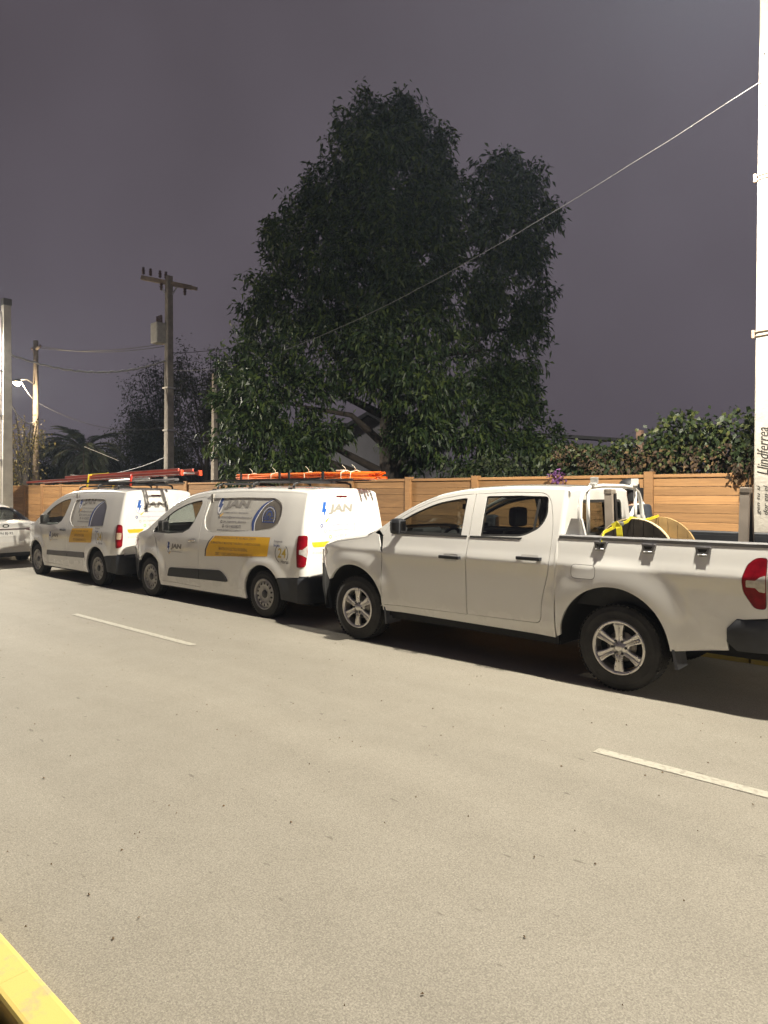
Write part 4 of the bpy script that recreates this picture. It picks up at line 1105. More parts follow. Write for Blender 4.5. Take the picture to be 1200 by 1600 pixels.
def logo(parent, mp, x, z, h, m_text, sub=True, wordw=None, fade=False):
    """bolt in an oval, the word JAN and the small line under it; mp(u,v) maps to the panel, u to the reader's right"""
    f = lambda du, dv, lift: (lambda a, b: mp(x + du + a, z + dv + b, lift))
    V, F = ring2d(0.44 * h, 0.52 * h, 20, 300, 24, 0.55); decal('logo_oval', (V, F), f(0.3 * h, 0.52 * h, 0.0), M_sdark if not fade else M_fade, parent)
    V, F = ring2d(0.0, 0.47 * h, 0, 360, 24, 0.55); decal('logo_disc', (V, F), f(0.3 * h, 0.52 * h, 0.001), M_swhite, parent)
    decal('logo_bolt', bolt2d(h), f(0.02 * h, 0.02 * h, 0.0025), M_navy if not fade else M_blue2, parent)
    V, F = poly2d([(0, 0), (0.3 * h, 0.16 * h), (0.36 * h, 0.16 * h), (0.12 * h, -0.06 * h)]); decal('logo_spark', (V, F), f(0.38 * h, -0.06 * h, 0.001), M_syel, parent)
    ww = wordw or 1.55 * h
    V, F = text2d('JAN', width=ww, height=0.6 * h, bold=0.055, shear=0.16); decal('logo_word', (V, F), f(0.72 * h, 0.3 * h, 0.0015), m_text, parent)
    if sub:
        V, F = text2d('INGENIERIA ELECTRICA Y MANTENCION', width=ww * 0.98, height=0.075 * h, bold=0.01); decal('logo_subline', (V, F), f(0.7 * h, 0.1 * h, 0.001), M_ink if not fade else M_sviolet, parent)

def van(name, label, loc, wb, new, parent_cfg):
    dxs = wb - 3.03
    def X(x): return x if x < 0.3 else (x + dxs * (x - 0.3) if x < 1.3 else x + dxs)
    def XP(poly): return [(X(p[0]), *p[1:]) for p in poly]
    sh = Shell(prof=[(0.2, 0.855), (0.3, 0.882), (0.42, 0.9), (0.6, 0.912), (0.85, 0.918), (1.0, 0.914), (1.1, 0.9), (1.3, 0.862), (1.5, 0.815), (1.68, 0.765), (1.78, 0.725)],
               plan=XP([(-0.95, -0.035), (-0.75, -0.02), (-0.4, 0), (3.05, 0), (3.3, -0.02), (3.5, -0.06), (3.7, -0.14), (3.8, -0.22)]),
               zc=XP([(-0.95, 1.69), (-0.8, 1.71), (-0.5, 1.735), (0.5, 1.75), (1.3, 1.735), (1.6, 1.715), (1.9, 1.675), (2.3, 1.56), (2.7, 1.35), (3.0, 1.17), (3.15, 1.095), (3.4, 1.04), (3.65, 0.96), (3.8, 0.86)]),
               zt=XP([(-0.95, 1.775), (-0.8, 1.795), (-0.5, 1.825), (0.5, 1.845), (1.3, 1.83), (1.6, 1.81), (1.9, 1.77), (2.3, 1.66), (2.7, 1.455), (3.0, 1.27), (3.15, 1.19), (3.4, 1.12), (3.65, 1.03), (3.8, 0.92)]),
               flares=((0.0, 0.33, 0.41, 0.6, 0.022, 0.9), (wb, 0.33, 0.41, 0.6, 0.022, 0.9)), n=2.8)
    t = thing(name, label, 'van', loc, PI); t.scale = (1, 0.92, 1)
    FA = (wb, 0.335, 0.405); RA = (0.0, 0.335, 0.40)
    door = XP([(2.69, 0.30), (1.56, 0.285), (1.56, 1.12), (1.53, 1.36), (1.505, 1.55), (1.505, 1.665)]) + [(X(q), sh.zc(X(q)) - 0.042) for q in np.linspace(1.6, 2.93, 16)] + XP([(2.96, 1.10), (2.83, 1.0), (2.735, 0.8), (2.69, 0.55)])
    win = XP([(2.92, 1.085), (2.45, 1.075), (2.03, 1.105), (1.86, 1.17), (1.75, 1.28), (1.66, 1.45), (1.615, 1.58)]) + [(X(q), sh.zc(X(q)) - 0.085) for q in np.linspace(1.64, 2.9, 16)]
    win = [p for p in win]
    rec = rpoly(XP([(1.40, 1.655, 0.05), (0.6, 1.672, 0.0), (-0.14, 1.668, 0.08), (-0.30, 1.60, 0.1), (-0.335, 1.46, 0.1), (-0.28, 1.30, 0.1), (-0.16, 1.225, 0.1), (1.2, 1.135, 0.08), (1.42, 1.18, 0.08), (1.485, 1.33, 0.08)]), 0.05, 5)
    if not new:
        rec = rpoly(XP([(1.42, 1.60, 0.1), (0.6, 1.625, 0), (-0.1, 1.62, 0.12), (-0.24, 1.5, 0.1), (-0.22, 1.10, 0.05), (1.3, 1.065, 0.12), (1.52, 1.2, 0.12)]), 0.05, 5)
    side = [(X(2.70), 0.225), (RA[2] + 0.005, 0.225)] + arc(*RA, 0 - 15, 144, 30) + [(-0.345, 0.585), (-0.75, 0.615)] + [(-0.75, sh.zc(-0.75))] + along(sh.zc, -0.7, X(3.02), 50) + XP([(2.985, 1.125), (2.84, 1.0), (2.745, 0.8), (2.70, 0.55)])
    side = [p for p in side if not (p[1] < 0.22)]
    sheet_m = M_whitev
    sh.panel('body_side', side, [grow(door, 0.006), rec], sheet_m, t, step=0.05)
    ds = sh.panel('front_door', door, [win], sheet_m, t, step=0.05)
    fen = XP([(2.71, 0.55), (2.755, 0.8), (2.85, 0.998), (2.995, 1.118)]) + along(sh.zc, X(3.04), X(3.74), 14) + [(X(3.74), 0.62)] + [(FA[0] + FA[2] * math.cos(math.radians(38)), FA[1] + FA[2] * math.sin(math.radians(38)))] + arc(*FA, 42, 186, 26) + [(X(2.71), 0.29)]
    sh.panel('front_fender', fen, (), sheet_m, t, step=0.05)
    bc = [(X(3.735), 0.61)] + arc(*FA, 37, -14, 8) + [(X(3.6), 0.21), (X(3.735), 0.24)]
    sh.panel('bumper_corner', bc, (), M_plast if new else sheet_m, t, off=0.003, step=0.06)
    sh.panel('rear_bumper_corner', arc(*RA, 148, 186, 10) + [(-0.75, 0.26), (-0.75, 0.605), (-0.345, 0.575)], (), M_plast, t, off=0.006, step=0.06)
    sh.panel('headlamp', rpoly(XP([(3.735, 0.72), (3.735, 0.88), (3.5, 0.985), (3.42, 0.96)]), 0.02), (), M_clear, t, off=0.005, step=0.05, thick=0.01)
    # glass
    sh.panel('side_window', grow(win, 0.004), (), M_glass, t, off=-0.015, step=0.08, thick=0)
    sh.panel('window_seal', grow(win, 0.003), [grow(win, -0.022)], M_rubber, t, off=-0.008, step=0.06, thick=0)
    sh.panel('window_divider', [(X(2.58), 1.08), (X(2.615), 1.08), (X(2.53), 1.36), (X(2.5), 1.37)], (), M_rubber, t, off=-0.01, step=0.06, thick=0.01)
    # blanked cargo window carrying the lettering
    pan = sh.panel('cargo_window_panel', grow(rec, -0.001), (), M_wrap, t, off=-0.014, step=0.06, thick=0)
    # roof and front
    sh.topskin('roof', -0.75, X(2.02), sheet_m, t, nx=24)
    sh.topskin('windscreen', X(2.02), X(3.08), M_glass, t, -0.88, 0.88, nx=16)
    for a, b in ((0.88, 1.0), (-1.0, -0.88)): sh.topskin('windscreen_pillar', X(2.02), X(3.08), sheet_m, t, a, b, nx=16, nu=4)
    sh.topskin('bonnet', X(3.08), X(3.74), sheet_m, t, nx=14)
    sh.endcap(X(3.74), 0.23, 1, 0.11, lambda z: -0.05 * max(0, z - 0.6), mats=(sheet_m, M_plast), parent=t, names=('front_panel', 'front_bumper'), split=0.62)
    lean = lambda z: 0.07 * max(0.0, z - 1.0) ** 1.3
    objs, xf = sh.endcap(-0.75, 0.27, -1, 0.095, lean, mats=(sheet_m, M_plast), parent=t, names=('rear_doors', 'rear_bumper'), split=0.6)
    rear = objs[0]
    # shut line between the two rear doors and round the bumper
    MB().box(xf(0, 1) - 0.002, xf(0, 1) + 0.01, -0.16, -0.154, 0.64, 1.0).build('door_gap', mat('shut_line', (0.12, 0.115, 0.105), 0.8), t)
    v = []; f = []
    for i in range(13):
        z = 1.0 + 0.66 * i / 12
        for yy in (-0.16, -0.154): v.append((xf(0, z) - 0.0015, yy, z))
    f = [(2 * i, 2 * i + 1, 2 * i + 3, 2 * i + 2) for i in range(12)]
    mesh_obj('door_gap', v, f, mat('shut_line', (0.12, 0.115, 0.105), 0.8), t)
    # bumper ledge standing proud behind the doors
    b = MB(); pl = [(-0.74, 0.905), (-0.82, 0.87), (-0.87, 0.78), (-0.89, 0.5), (-0.895, 0.0)]; pl = pl + [(a, -c) for a, c in reversed(pl[:-1])]
    v = []; f = []; pr = [(0.0, 0.27), (0.012, 0.32), (0.014, 0.55), (0.0, 0.61), (-0.05, 0.625)]
    for k, (a, c) in enumerate(pl):
        q = Vector((a + 0.3, c)).normalized()
        for o_, z in pr: v.append((a + q.x * o_, c + q.y * o_, z))
    for k in range(len(pl) - 1):
        for j in range(4): f.append((k * 5 + j, k * 5 + j + 1, (k + 1) * 5 + j + 1, (k + 1) * 5 + j))
    b.add(v, f, True).build('bumper_ledge', M_plast, t)
    # tail lamps wrapping the corner
    R = 0.095
    for sd in (1, -1):
        def cm(lift):
            def g(a, z):                      # a: metres along the corner, 0 at x=-0.75
                y = sh.y(-0.75, z)
                if a <= 0: x, yy, nx_, ny = -0.75 - a, sh.y(-0.75 - a, z), 0, 1
                else:
                    ph = min(a / R, 1.45); x = -0.75 - R * math.sin(ph) + lean(z) * math.sin(ph); yy = y - R * (1 - math.cos(ph)); nx_, ny = -math.sin(ph), math.cos(ph)
                return (x + nx_ * lift, sd * (yy + ny * lift), z)
            return g
        def cn(a, z):
            ph = max(0, min(a / R, 1.45)); return (-math.sin(ph), sd * math.cos(ph), 0.05)
        if new: ol = rpoly([(-0.03, 1.17), (0.115, 1.175), (0.128, 0.95), (0.10, 0.76), (-0.03, 0.745), (-0.035, 0.95)], 0.03)
        else: ol = rpoly([(-0.03, 1.17), (0.10, 1.165), (0.125, 0.95), (0.11, 0.76), (-0.03, 0.735)], 0.05)
        lamp = sheet('tail_lamp', ol, (), cm(0.012), cn, M_red, t, step=0.03, thick=0.02)
        if new:
            sheet('reversing_lens', rpoly([(0.015, 0.925), (0.06, 0.915), (0.115, 0.88), (0.12, 1.04), (0.06, 0.985), (0.015, 0.985)], 0.006), (), cm(0.0155), cn, M_clear, lamp, step=0.03, thick=0.003)
        else:
            sheet('reversing_lens', rpoly([(0.0, 0.9), (0.095, 0.9), (0.1, 1.02), (0.0, 1.02)], 0.02), (), cm(0.0155), cn, mat('amber_clear_lens', (0.55, 0.42, 0.3), 0.15, coat=0.8, var=0.2, vscale=25), lamp, step=0.03, thick=0.003)
            for zc_ in (1.095, 0.825):
                sheet('lamp_ring', [(0.055 + 0.036 * math.cos(q), zc_ + 0.04 * math.sin(q)) for q in np.linspace(0, 2 * PI, 16, endpoint=False)], (), cm(0.0155), cn, mat('bright_red_lens', (0.35, 0.01, 0.015), 0.12, coat=0.8), lamp, step=0.03, thick=0.003)
    # high brake lamp
    zb = 1.69
    MB().box(xf(0, zb) - 0.01, xf(0, zb) + 0.02, -0.02, 0.2, zb - 0.012, zb + 0.012, 0.006).build('high_brake_lamp', mat('dark_red_lens', (0.09, 0.005, 0.008), 0.2), t)
    # side rubbing strip, handles, mirrors
    st = rpoly(XP([(2.47, 0.385, 0.03), (0.82, 0.425, 0.03), (0.86, 0.50, 0.04), (0.99, 0.585, 0.06), (2.40, 0.53, 0.05)]), 0.03) if new else rpoly(XP([(2.5, 0.46), (0.62, 0.49), (0.62, 0.60), (2.48, 0.56)]), 0.025)
    cut = X(1.56)
    for lo_, hi_ in ((-9, cut - 0.006), (cut + 0.006, 9)):
        q = [p for p in resample(st, 0.02)]
        q = [(min(max(a, lo_), hi_), b) for a, b in q]
        # drop repeated clamped points
        qq = []
        for p in q:
            if not qq or math.hypot(p[0] - qq[-1][0], p[1] - qq[-1][1]) > 1e-4: qq.append(p)
        sh.panel('rubbing_strip', qq, (), M_plast if new else M_gplast, t, off=0.014, step=0.06, thick=0.016)
    handle(t, sh, X(1.62), X(1.80), 1.0, M_plast if not new else M_chrome, cup=True)
    for sd in (1, -1): mirror(t, X(2.47), sd * 0.90, 1.11, 0.15, 0.19, sd, body=M_rubber)
    # cabin
    sh.panel('door_trim', [(X(2.66), 0.35), (X(1.6), 0.35), (X(1.6), 1.06), (X(2.66), 1.06)], (), M_dash, t, off=-0.07, step=0.15, thick=0)
    MB().box(X(1.35), X(1.4), -0.78, 0.78, 0.35, 1.72).build('bulkhead', M_lining, t)
    sh.topskin('headlining', X(1.42), X(2.0), M_lining, t, -0.9, 0.9, nx=6, nu=10, dz=-0.04)
    MB().prism(rpoly([(X(2.5), 0.6), (X(2.46), 0.98), (X(2.6), 1.1), (X(3.05), 1.1), (X(3.1), 0.6)], 0.05), -0.8, 0.8, 'xz', True).build('dashboard', M_dash, t)
    steering(t, X(2.34), 0.37, 1.02, 0.185)
    for y in (0.37, -0.37): seat(t, X(1.95), y, 0.66, 'front_seat', 0.58)
    MB().box(X(1.4), X(2.9), -0.8, 0.8, 0.3, 0.34).build('cabin_floor', M_under, t)
    # underside and wheels
    MB().box(-0.7, wb + 0.5, -0.56, 0.56, 0.2, 0.42).build('underbody', M_under, t)
    MB().box(0.42, wb - 0.42, -0.84, 0.84, 0.2, 0.3).build('floor_pan', M_under, t)
    arch_liner(t, RA[0], RA[1], RA[2] + 0.012, 0.58, 0.88); arch_liner(t, FA[0], FA[1], FA[2] + 0.012, 0.58, 0.88)
    for x in (0.0, wb):
        for sd in (1, -1): steel_wheel(t, x, sd * 0.885, 0.325, 0.205, 0.2, sd, 14 if new else 10)
    # ---------------- lettering, left side (readers look from +y: text runs towards -x)
    sp = lambda u, v, l: (u, sh.y(u, v) + l, v)
    def S(x, z, base=0.004): return lambda a, b: (x - a, sh.y(x - a, z + b) + base, z + b)
    def mp(u, v, l): return (-u, sh.y(-u, v) + base_off + l, v)
    base_off = -0.0115
    x1 = X(1.28); x0 = X(-0.2)
    W = x1 - x0
    hL = 0.26
    logo(pan[0], mp, -(X(1.22)), 1.41, hL, M_sgrey, wordw=0.42 * W)
    lines = (('contacto@janservicios.electricos.cl', 0.50, 1.355), ('jan_ingenieria_electrica', 0.37, 1.29), ('+56 9 83338272', 0.26, 1.225), ('www.janservicioselectricos.cl', 0.51, 1.163))
    for k, (tx, wd, z) in enumerate(lines):
        off = (0.10, 0.15, 0.19, 0.06)[k]
        V, F = text2d(tx, width=wd * W, height=0.045, bold=0.008); decal('contact_line', (V, F), lambda a, b, z=z, off=off: mp(-X(1.22) + off * W + a, z + b, 0.001), M_ink, pan[0])
        if k < 3:
            V, F = ring2d(0.013, 0.024, 0, 360, 14); decal('contact_icon', (V, F), lambda a, b, z=z, off=off: mp(-X(1.22) + off * W - 0.05 + a, z + 0.02 + b, 0.001), M_sdark, pan[0])
    # swoosh and the darker field behind the round seal
    if new:
        cl = [(X(-0.10), 1.655), (X(0.08), 1.58), (X(0.17), 1.50), (X(0.24), 1.40), (X(0.28), 1.30), (X(0.27), 1.20)]
    else:
        cl = [(X(-0.12), 1.61), (X(0.14), 1.50), (X(0.28), 1.37), (X(0.36), 1.23), (X(0.39), 1.10)]
    cs = pchip([(p[1], p[0]) for p in cl]); zlo, zhi = cl[-1][1], cl[0][1]
    zs = [zlo + (zhi - zlo) * i / 16 for i in range(17)]
    inner = [(cs(z) - 0.02, z) for z in zs] + [p for p in reversed(rec) if p[0] < cs(max(min(p[1], zhi), zlo)) - 0.03]
    recs = grow(rec, -0.03)
    right = [p for p in recs if p[0] < cs(min(max(p[1], zlo), zhi)) - 0.05]
    # walk the right-hand part of the recess outline from top to bottom
    right = sorted(right, key=lambda p: math.atan2(p[1] - 1.4, p[0] - X(0.1)) % (2 * PI))
    fld = [(cs(z) - 0.045, z) for z in zs] + right
    sh.panel('wrap_field', fld, (), M_wrapd if new else M_wrapb, pan[0], off=-0.0125 + 0.001, step=0.06, thick=0, sides=(1,))
    sw = [(cs(z) + 0.012 + 0.05 * math.sin(PI * min(1, (zhi - z) / (zhi - zlo) * 1.0)) * 0.6, z) for z in zs] + [(cs(z) - 0.03, z) for z in reversed(zs)]
    sh.panel('wrap_swoosh', sw, (), M_navy, pan[0], off=-0.0105, step=0.05, thick=0, sides=(1,))
    sw = [(cs(z) - 0.03, z) for z in zs] + [(cs(z) - 0.05, z) for z in reversed(zs)]
    sh.panel('wrap_swoosh', sw, (), M_swhite, pan[0], off=-0.0103, step=0.05, thick=0, sides=(1,))
    if new:
        cx, cz = X(-0.05), 1.40
        V, F = ring2d(0.115, 0.15, -35, 215, 26); decal('seal_ring', (V, F), lambda a, b: mp(-cx + a, cz + b, 0.002), M_navy, pan[0])
        V, F = ring2d(0.125, 0.14, -30, 210, 26); decal('seal_ring', (V, F), lambda a, b: mp(-cx + a, cz + b, 0.0035), M_wrap, pan[0])
        V, F = text2d('SEC', width=0.2, height=0.06, bold=0.02); decal('seal_text', (V, F), lambda a, b: mp(-cx - 0.1 + a, cz - 0.04 + b, 0.003), M_navy, pan[0])
        V, F = poly2d([(-0.12, -0.075), (0.12, -0.075), (0.12, -0.06), (-0.12, -0.06)]); decal('seal_bar', (V, F), lambda a, b: mp(-cx + a, cz + b, 0.002), M_navy, pan[0])
        V, F = ring2d(0.05, 0.075, 0, 180, 16); decal('seal_arch', (V, F), lambda a, b: mp(-cx + a, cz + 0.02 + b, 0.002), M_navy, pan[0])
    # yellow services panel
    yp = XP([(1.36, 0.775), (1.345, 0.88), (1.28, 0.98), (1.14, 1.095), (-0.16, 1.125), (-0.12, 0.86)]) if new else XP([(1.46, 0.76), (1.42, 0.88), (1.32, 1.04), (0.16, 1.075), (0.2, 0.80)])
    yo = sh.panel('yellow_panel', yp, (), M_syel, t, off=0.003, step=0.06, thick=0, sides=(1,))[0]
    tx = ('PROYECTOS ELECTRICOS AT MT BAJA MEDIA TENSION', 'SUMINISTRO Y MONTAJE TABLEROS - SUBESTACIONES', 'MANTENCION ELECTRICA EN GENERAL', 'CERT. Y DECLARACION PLANOS SEC TE1')
    xl = X(1.28) if new else X(1.36); xr = X(-0.1) if new else X(0.24); wd = xl - xr
    for k, (s_, fw_, off) in enumerate(zip(tx, (0.72, 0.86, 0.5, 0.66), (0.10, 0.04, 0.19, 0.12))):
        z = (1.045, 0.965, 0.885, 0.805)[k]
        V, F = text2d(s_, width=fw_ * wd, height=0.045, bold=0.012); decal('services_line', (V, F), lambda a, b, z=z, off=off: (xl - off * wd - a, sh.y(xl - off * wd - a, z + b) + 0.0055, z + 0.02 * (off * wd + a) / wd + b), M_sbrown, yo)
    if new:
        sh.panel('panel_edge', XP([(1.39, 0.775), (1.375, 0.885), (1.31, 0.99), (1.19, 1.09), (1.17, 1.09), (1.285, 0.985), (1.35, 0.88), (1.365, 0.775)]), (), M_sdark, t, off=0.004, step=0.05, thick=0, sides=(1,))
    # 24 hour badge
    bx = X(-0.25) if new else X(0.06)
    for s_, wd_, h_, dx_, z_, mm in (('Emergencias', 0.18, 0.04, 0.0, 1.055, M_ink), ('Electricas', 0.13, 0.035, 0.0, 1.005, M_navy), ('24', 0.17, 0.13, 0.09, 0.86, M_gold), ('Horas', 0.15, 0.05, 0.16, 0.785, M_sdark)):
        V, F = text2d(s_, width=wd_, height=h_, bold=0.012, shear=0.1); decal('badge_text', (V, F), lambda a, b, dx_=dx_, z_=z_: (bx - dx_ - a, sh.y(bx - dx_ - a, z_ + b) + 0.004, z_ + b), mm, t)
    for a0, a1 in ((-40, 50), (120, 250)):
        V, F = ring2d(0.125, 0.135, a0, a1, 16); decal('badge_ring', (V, F), lambda a, b: (bx - 0.17 - a, sh.y(bx - 0.17 - a, 0.92 + b) + 0.004, 0.92 + b), M_sdark, t)
    # door logo
    base_off = 0.003
    logo(ds[0], mp, -X(2.47 if new else 2.38), 0.77, 0.17, M_sgrey, wordw=0.32)
    # indicator repeater
    for sd in (1, -1): MB().lathe([(0, 0.0), (0.012, 0.0), (0.014, -0.006)], 10, 'y', (X(2.88), sd * (sh.y(X(2.88), 0.80) + 0.004), 0.80)).build('side_repeater', M_clear, t)
    # ---------------- lettering on the rear doors (text runs towards -y)
    def rm(u, v, l): return (xf(0, v) - 0.0025 - l, -u, v)
    logo(rear, rm, -0.55, 1.37 if new else 1.36, 0.24, M_sgrey if not new else mat('outlined_word_grey', (0.26, 0.25, 0.22), 0.5), wordw=0.52, fade=True)
    for k, (s_, wd_, u0, z, mm) in enumerate((('contacto@janservicios.electricos.cl', 0.66, -0.47, 1.275, M_sviolet), ('jan_ingenieria_electrica', 0.52, -0.40, 1.2, M_fade), ('+56 9 8333 8272', 0.34, -0.30, 1.12, M_fade))):
        V, F = text2d(s_, width=wd_, height=0.05, bold=0.01); decal('rear_line', (V, F), lambda a, b, u0=u0, z=z: rm(u0 + a, z + b, 0.0), mm, rear)
        V, F = ring2d(0.014, 0.028, 0, 360, 14); decal('rear_icon', (V, F), lambda a, b, u0=u0, z=z: rm(u0 - 0.06 + a, z + 0.02 + b, 0.0), (M_navy, M_fade, M_sgreen)[k], rear)
    V, F = poly2d([(0, 0.0), (0.02, -0.05), (0.05, -0.07), (0.3, -0.07), (0.36, 0.0)]); decal('rear_stripe', (V, F), lambda a, b: rm(-0.74 + a, 1.08 + b, 0), M_syel, rear)
    V, F = text2d('P-2045', width=0.2, height=0.03); decal('rear_code', (V, F), lambda a, b: rm(-0.72 + a, 0.92 + b, 0), M_fade, rear)
    return t, sh, X

van1, SH1, X1 = van('panel_van', 'white signwritten van with a bundle of orange conduit on its roof rack, behind the pickup', (-7.68, 6.895, 0), 3.03, True, None)
van2, SH2, X2 = van('panel_van', 'white signwritten van carrying a long red ladder on its roof', (-12.60, 6.895, 0), 2.73, False, None)
van2['group'] = van1['group'] = 'signwritten vans parked in a row'

# ---------------------------------------------------------------- roof racks (part of each van) and their loads (things of their own)
M_rack = mat('black_rack_steel', (0.02, 0.02, 0.022), 0.5, 0.3)
M_orange = mat('orange_conduit', (0.85, 0.16, 0.012), 0.38, coat=0.2, var=0.1, vscale=3)
M_tie = mat('pale_cable_tie', (0.7, 0.65, 0.5), 0.5)
def rack(t, sh, xs, x0, x1, lengthwise=True):
    for x in xs:
        zr = sh.zt(x)
        pts = [(x, 0.62, sh.zc(x) + 0.05), (x, 0.60, zr + 0.035), (x, 0.5, zr + 0.06), (x, -0.5, zr + 0.06), (x, -0.60, zr + 0.035), (x, -0.62, sh.zc(x) + 0.05)]
        b = MB().tube(pts, 0.018, 8).build('roof_bar', M_rack, t)
        for sd in (1, -1): MB().box(x - 0.05, x + 0.05, sd * 0.66 - 0.05, sd * 0.66 + 0.03, sh.zc(x) - 0.0, sh.zc(x) + 0.075, 0.015).build('bar_foot', M_rack, b)
    zr = sh.zt(0.3) + 0.085
    if lengthwise:
        for y in (0.52, -0.56, -0.15): MB().bar((x0, y, zr), (x1, y, zr), 0.035, 0.03).build('rack_rail', M_rack, t)
rack(van1, SH1, (1.45, 0.55, -0.35), 1.95, -0.80)
for x in (1.85, 0.85, 0.62, -0.15):
    for y in (-0.19, -0.52): MB().bar((x, y, 1.93), (x, y, 2.06), 0.02, 0.04, (1, 0, 0)).build('rack_upright', M_rack, van1)
bun = thing('conduit_bundle', 'bundle of orange plastic conduit pipes tied on the rear of the van roof rack', 'pipes', (-7.68, 6.895, 0), PI)
rb = random.Random(4)
for k in range(15):
    y = -0.24 - 0.055 * (k % 5) + rb.uniform(-0.01, 0.01); z = 1.965 + 0.034 * (k // 5) + rb.uniform(-0.004, 0.006)
    xa = 2.06 + rb.uniform(-0.12, 0.08); xb = -1.10 + rb.uniform(-0.1, 0.1)
    pts = [(xa + (xb - xa) * i / 8, y + 0.02 * math.sin(i * 0.9 + k) * (1 if k > 5 else 0.5), z + 0.008 * math.sin(i * 1.3 + k * 2) - 0.014 * (i / 8) ** 2) for i in range(9)]
    m = MB(); m.tube(pts, 0.019, 9, cap=False); m.tube(pts, 0.0155, 9, cap=False)
    m.build('conduit_pipe', M_orange, bun)
for x in (1.7, 1.1, 0.3, -0.5, -0.7):
    ring = [(x + rb.uniform(-0.02, 0.02), -0.205, 1.945), (x, -0.205, 2.04), (x + 0.02, -0.35, 2.07), (x + 0.03, -0.49, 2.04), (x + 0.02, -0.49, 1.945), (x, -0.35, 1.94)]
    MB().tube(ring, 0.006, 5, closed=True).build('tie', M_tie, bun)
    MB().tube([(x, -0.3, 2.06), (x - 0.02, -0.28, 2.1), (x + 0.03, -0.26, 2.15)], 0.004, 5).build('tie_end', M_tie, bun)
MB().box(-0.45, -0.29, -0.4, -0.3, 2.055, 2.08, 0.01).build('label_tag', M_tie, bun)

rack(van2, SH2, (1.3, 0.5, -0.3), 1.75, -0.8)
M_lred = mat('red_fibreglass', (0.55, 0.085, 0.055), 0.45, var=0.15, vscale=4)
M_alum = mat('aluminium_rung', (0.6, 0.6, 0.6), 0.4, 0.8)
lad = thing('extension_ladder', 'long red fibreglass extension ladder on the rear van in the row', 'ladder', (-12.60, 6.895, 0), PI)
A, B = Vector((4.45, 0.25, 1.985)), Vector((-2.1, 0.25, 2.085))
dirv = (B - A).normalized()
for dy, dz_, a, b in ((0.12, 0, 0, 1), (-0.25, 0, 0, 1), (0.08, 0.055, 0.3, 0.98), (-0.21, 0.055, 0.3, 0.98)):
    p = A.lerp(B, a) + Vector((0, dy, dz_)); q = A.lerp(B, b) + Vector((0, dy, dz_))
    MB().bar(p, q, 0.028, 0.042).build('stile', M_lred, lad)
    MB().bar(p + Vector((0, 0.0, 0.0245)), q + Vector((0, 0.0, 0.0245)), 0.032, 0.006).build('lit_stile_edge', mat('lit_edge_pink', (0.75, 0.42, 0.38), 0.5), lad)  # pale strip on each stile: lamp light on the top edge, put into colour
for i in range(22):
    c = A.lerp(B, 0.02 + 0.96 * i / 21)
    MB().tube([c + Vector((0, 0.11, 0)), c + Vector((0, -0.24, 0))], 0.016, 6).build('rung', M_alum, lad)
for p in (B + Vector((0, 0.12, 0)), B + Vector((0, -0.25, 0))): MB().box(p.x - 0.05, p.x + 0.01, p.y - 0.03, p.y + 0.03, p.z - 0.05, p.z + 0.05, 0.012).build('end_cap', mat('red_end_cap', (0.75, 0.07, 0.02), 0.5), lad)
st = MB(); st.tube([(1.28, 0.42, 1.86), (1.25, 0.40, 2.1), (1.22, 0.0, 2.14), (1.2, -0.1, 1.88)], 0.022, 6)
tag(st.build('yellow_strap', mat('yellow_strap', (0.8, 0.6, 0.02), 0.6)), 'yellow strap tying the red ladder to the van roof rack', 'strap'); bpy.data.objects['yellow_strap'].location = (-12.60, 6.895, 0); bpy.data.objects['yellow_strap'].rotation_euler = (0, 0, PI)
st = MB(); st.tube([(-0.45, 0.40, 1.87), (-0.5, 0.42, 2.02), (-0.42, 0.36, 2.08)], 0.025, 6)
o = tag(st.build('red_strap', mat('red_strap', (0.6, 0.04, 0.02), 0.6)), 'short red strap hanging from ladder on the rear van', 'strap'); o.location = (-12.60, 6.895, 0); o.rotation_euler = (0, 0, PI)
for i, (y, z, xa, xb, r_, lab) in enumerate(((-0.1, 1.955, 0.9, -1.25, 0.028, 'short grey pipe beside red ladder on van roof'), (0.38, 1.965, 0.4, -1.1, 0.03, 'pale capped tube lying beside red ladder on van roof'))):
    o = tag(MB().tube([(xa, y, z), (xb, y, z + 0.03)], r_, 8).build('roof_tube', M_galv if i else M_gplast), lab, 'tube'); o.location = (-12.60, 6.895, 0); o.rotation_euler = (0, 0, PI)
# ---------------------------------------------------------------- white sedan ahead of the vans (its tail towards us)
SD = Shell(prof=[(0.18, 0.80), (0.3, 0.86), (0.5, 0.89), (0.75, 0.895), (0.9, 0.88), (0.97, 0.86), (1.1, 0.80), (1.25, 0.72), (1.4, 0.63)],
           plan=[(-1.1, -0.10), (-0.95, -0.05), (-0.6, 0), (2.7, 0), (3.2, -0.06), (3.45, -0.16)],
           zc=[(-1.1, 0.93), (-0.85, 0.98), (-0.5, 1.0), (-0.1, 1.13), (0.3, 1.30), (0.8, 1.38), (1.4, 1.37), (1.9, 1.22), (2.4, 0.98), (2.9, 0.86), (3.3, 0.76), (3.5, 0.66)],
           zt=[(-1.1, 0.985), (-0.85, 1.045), (-0.5, 1.07), (-0.1, 1.215), (0.3, 1.39), (0.8, 1.465), (1.4, 1.45), (1.9, 1.30), (2.4, 1.05), (2.9, 0.94), (3.3, 0.84), (3.5, 0.72)],
           flares=((0, 0.32, 0.4, 0.6, 0.02, 0.85), (2.65, 0.32, 0.4, 0.6, 0.02, 0.85)), n=2.7)
sed = thing('sedan', 'white sedan seen from behind at the left edge', 'car', (-18.9, 6.33, 0), PI)
RA_ = (0, 0.33, 0.375); FA_ = (2.65, 0.33, 0.375)
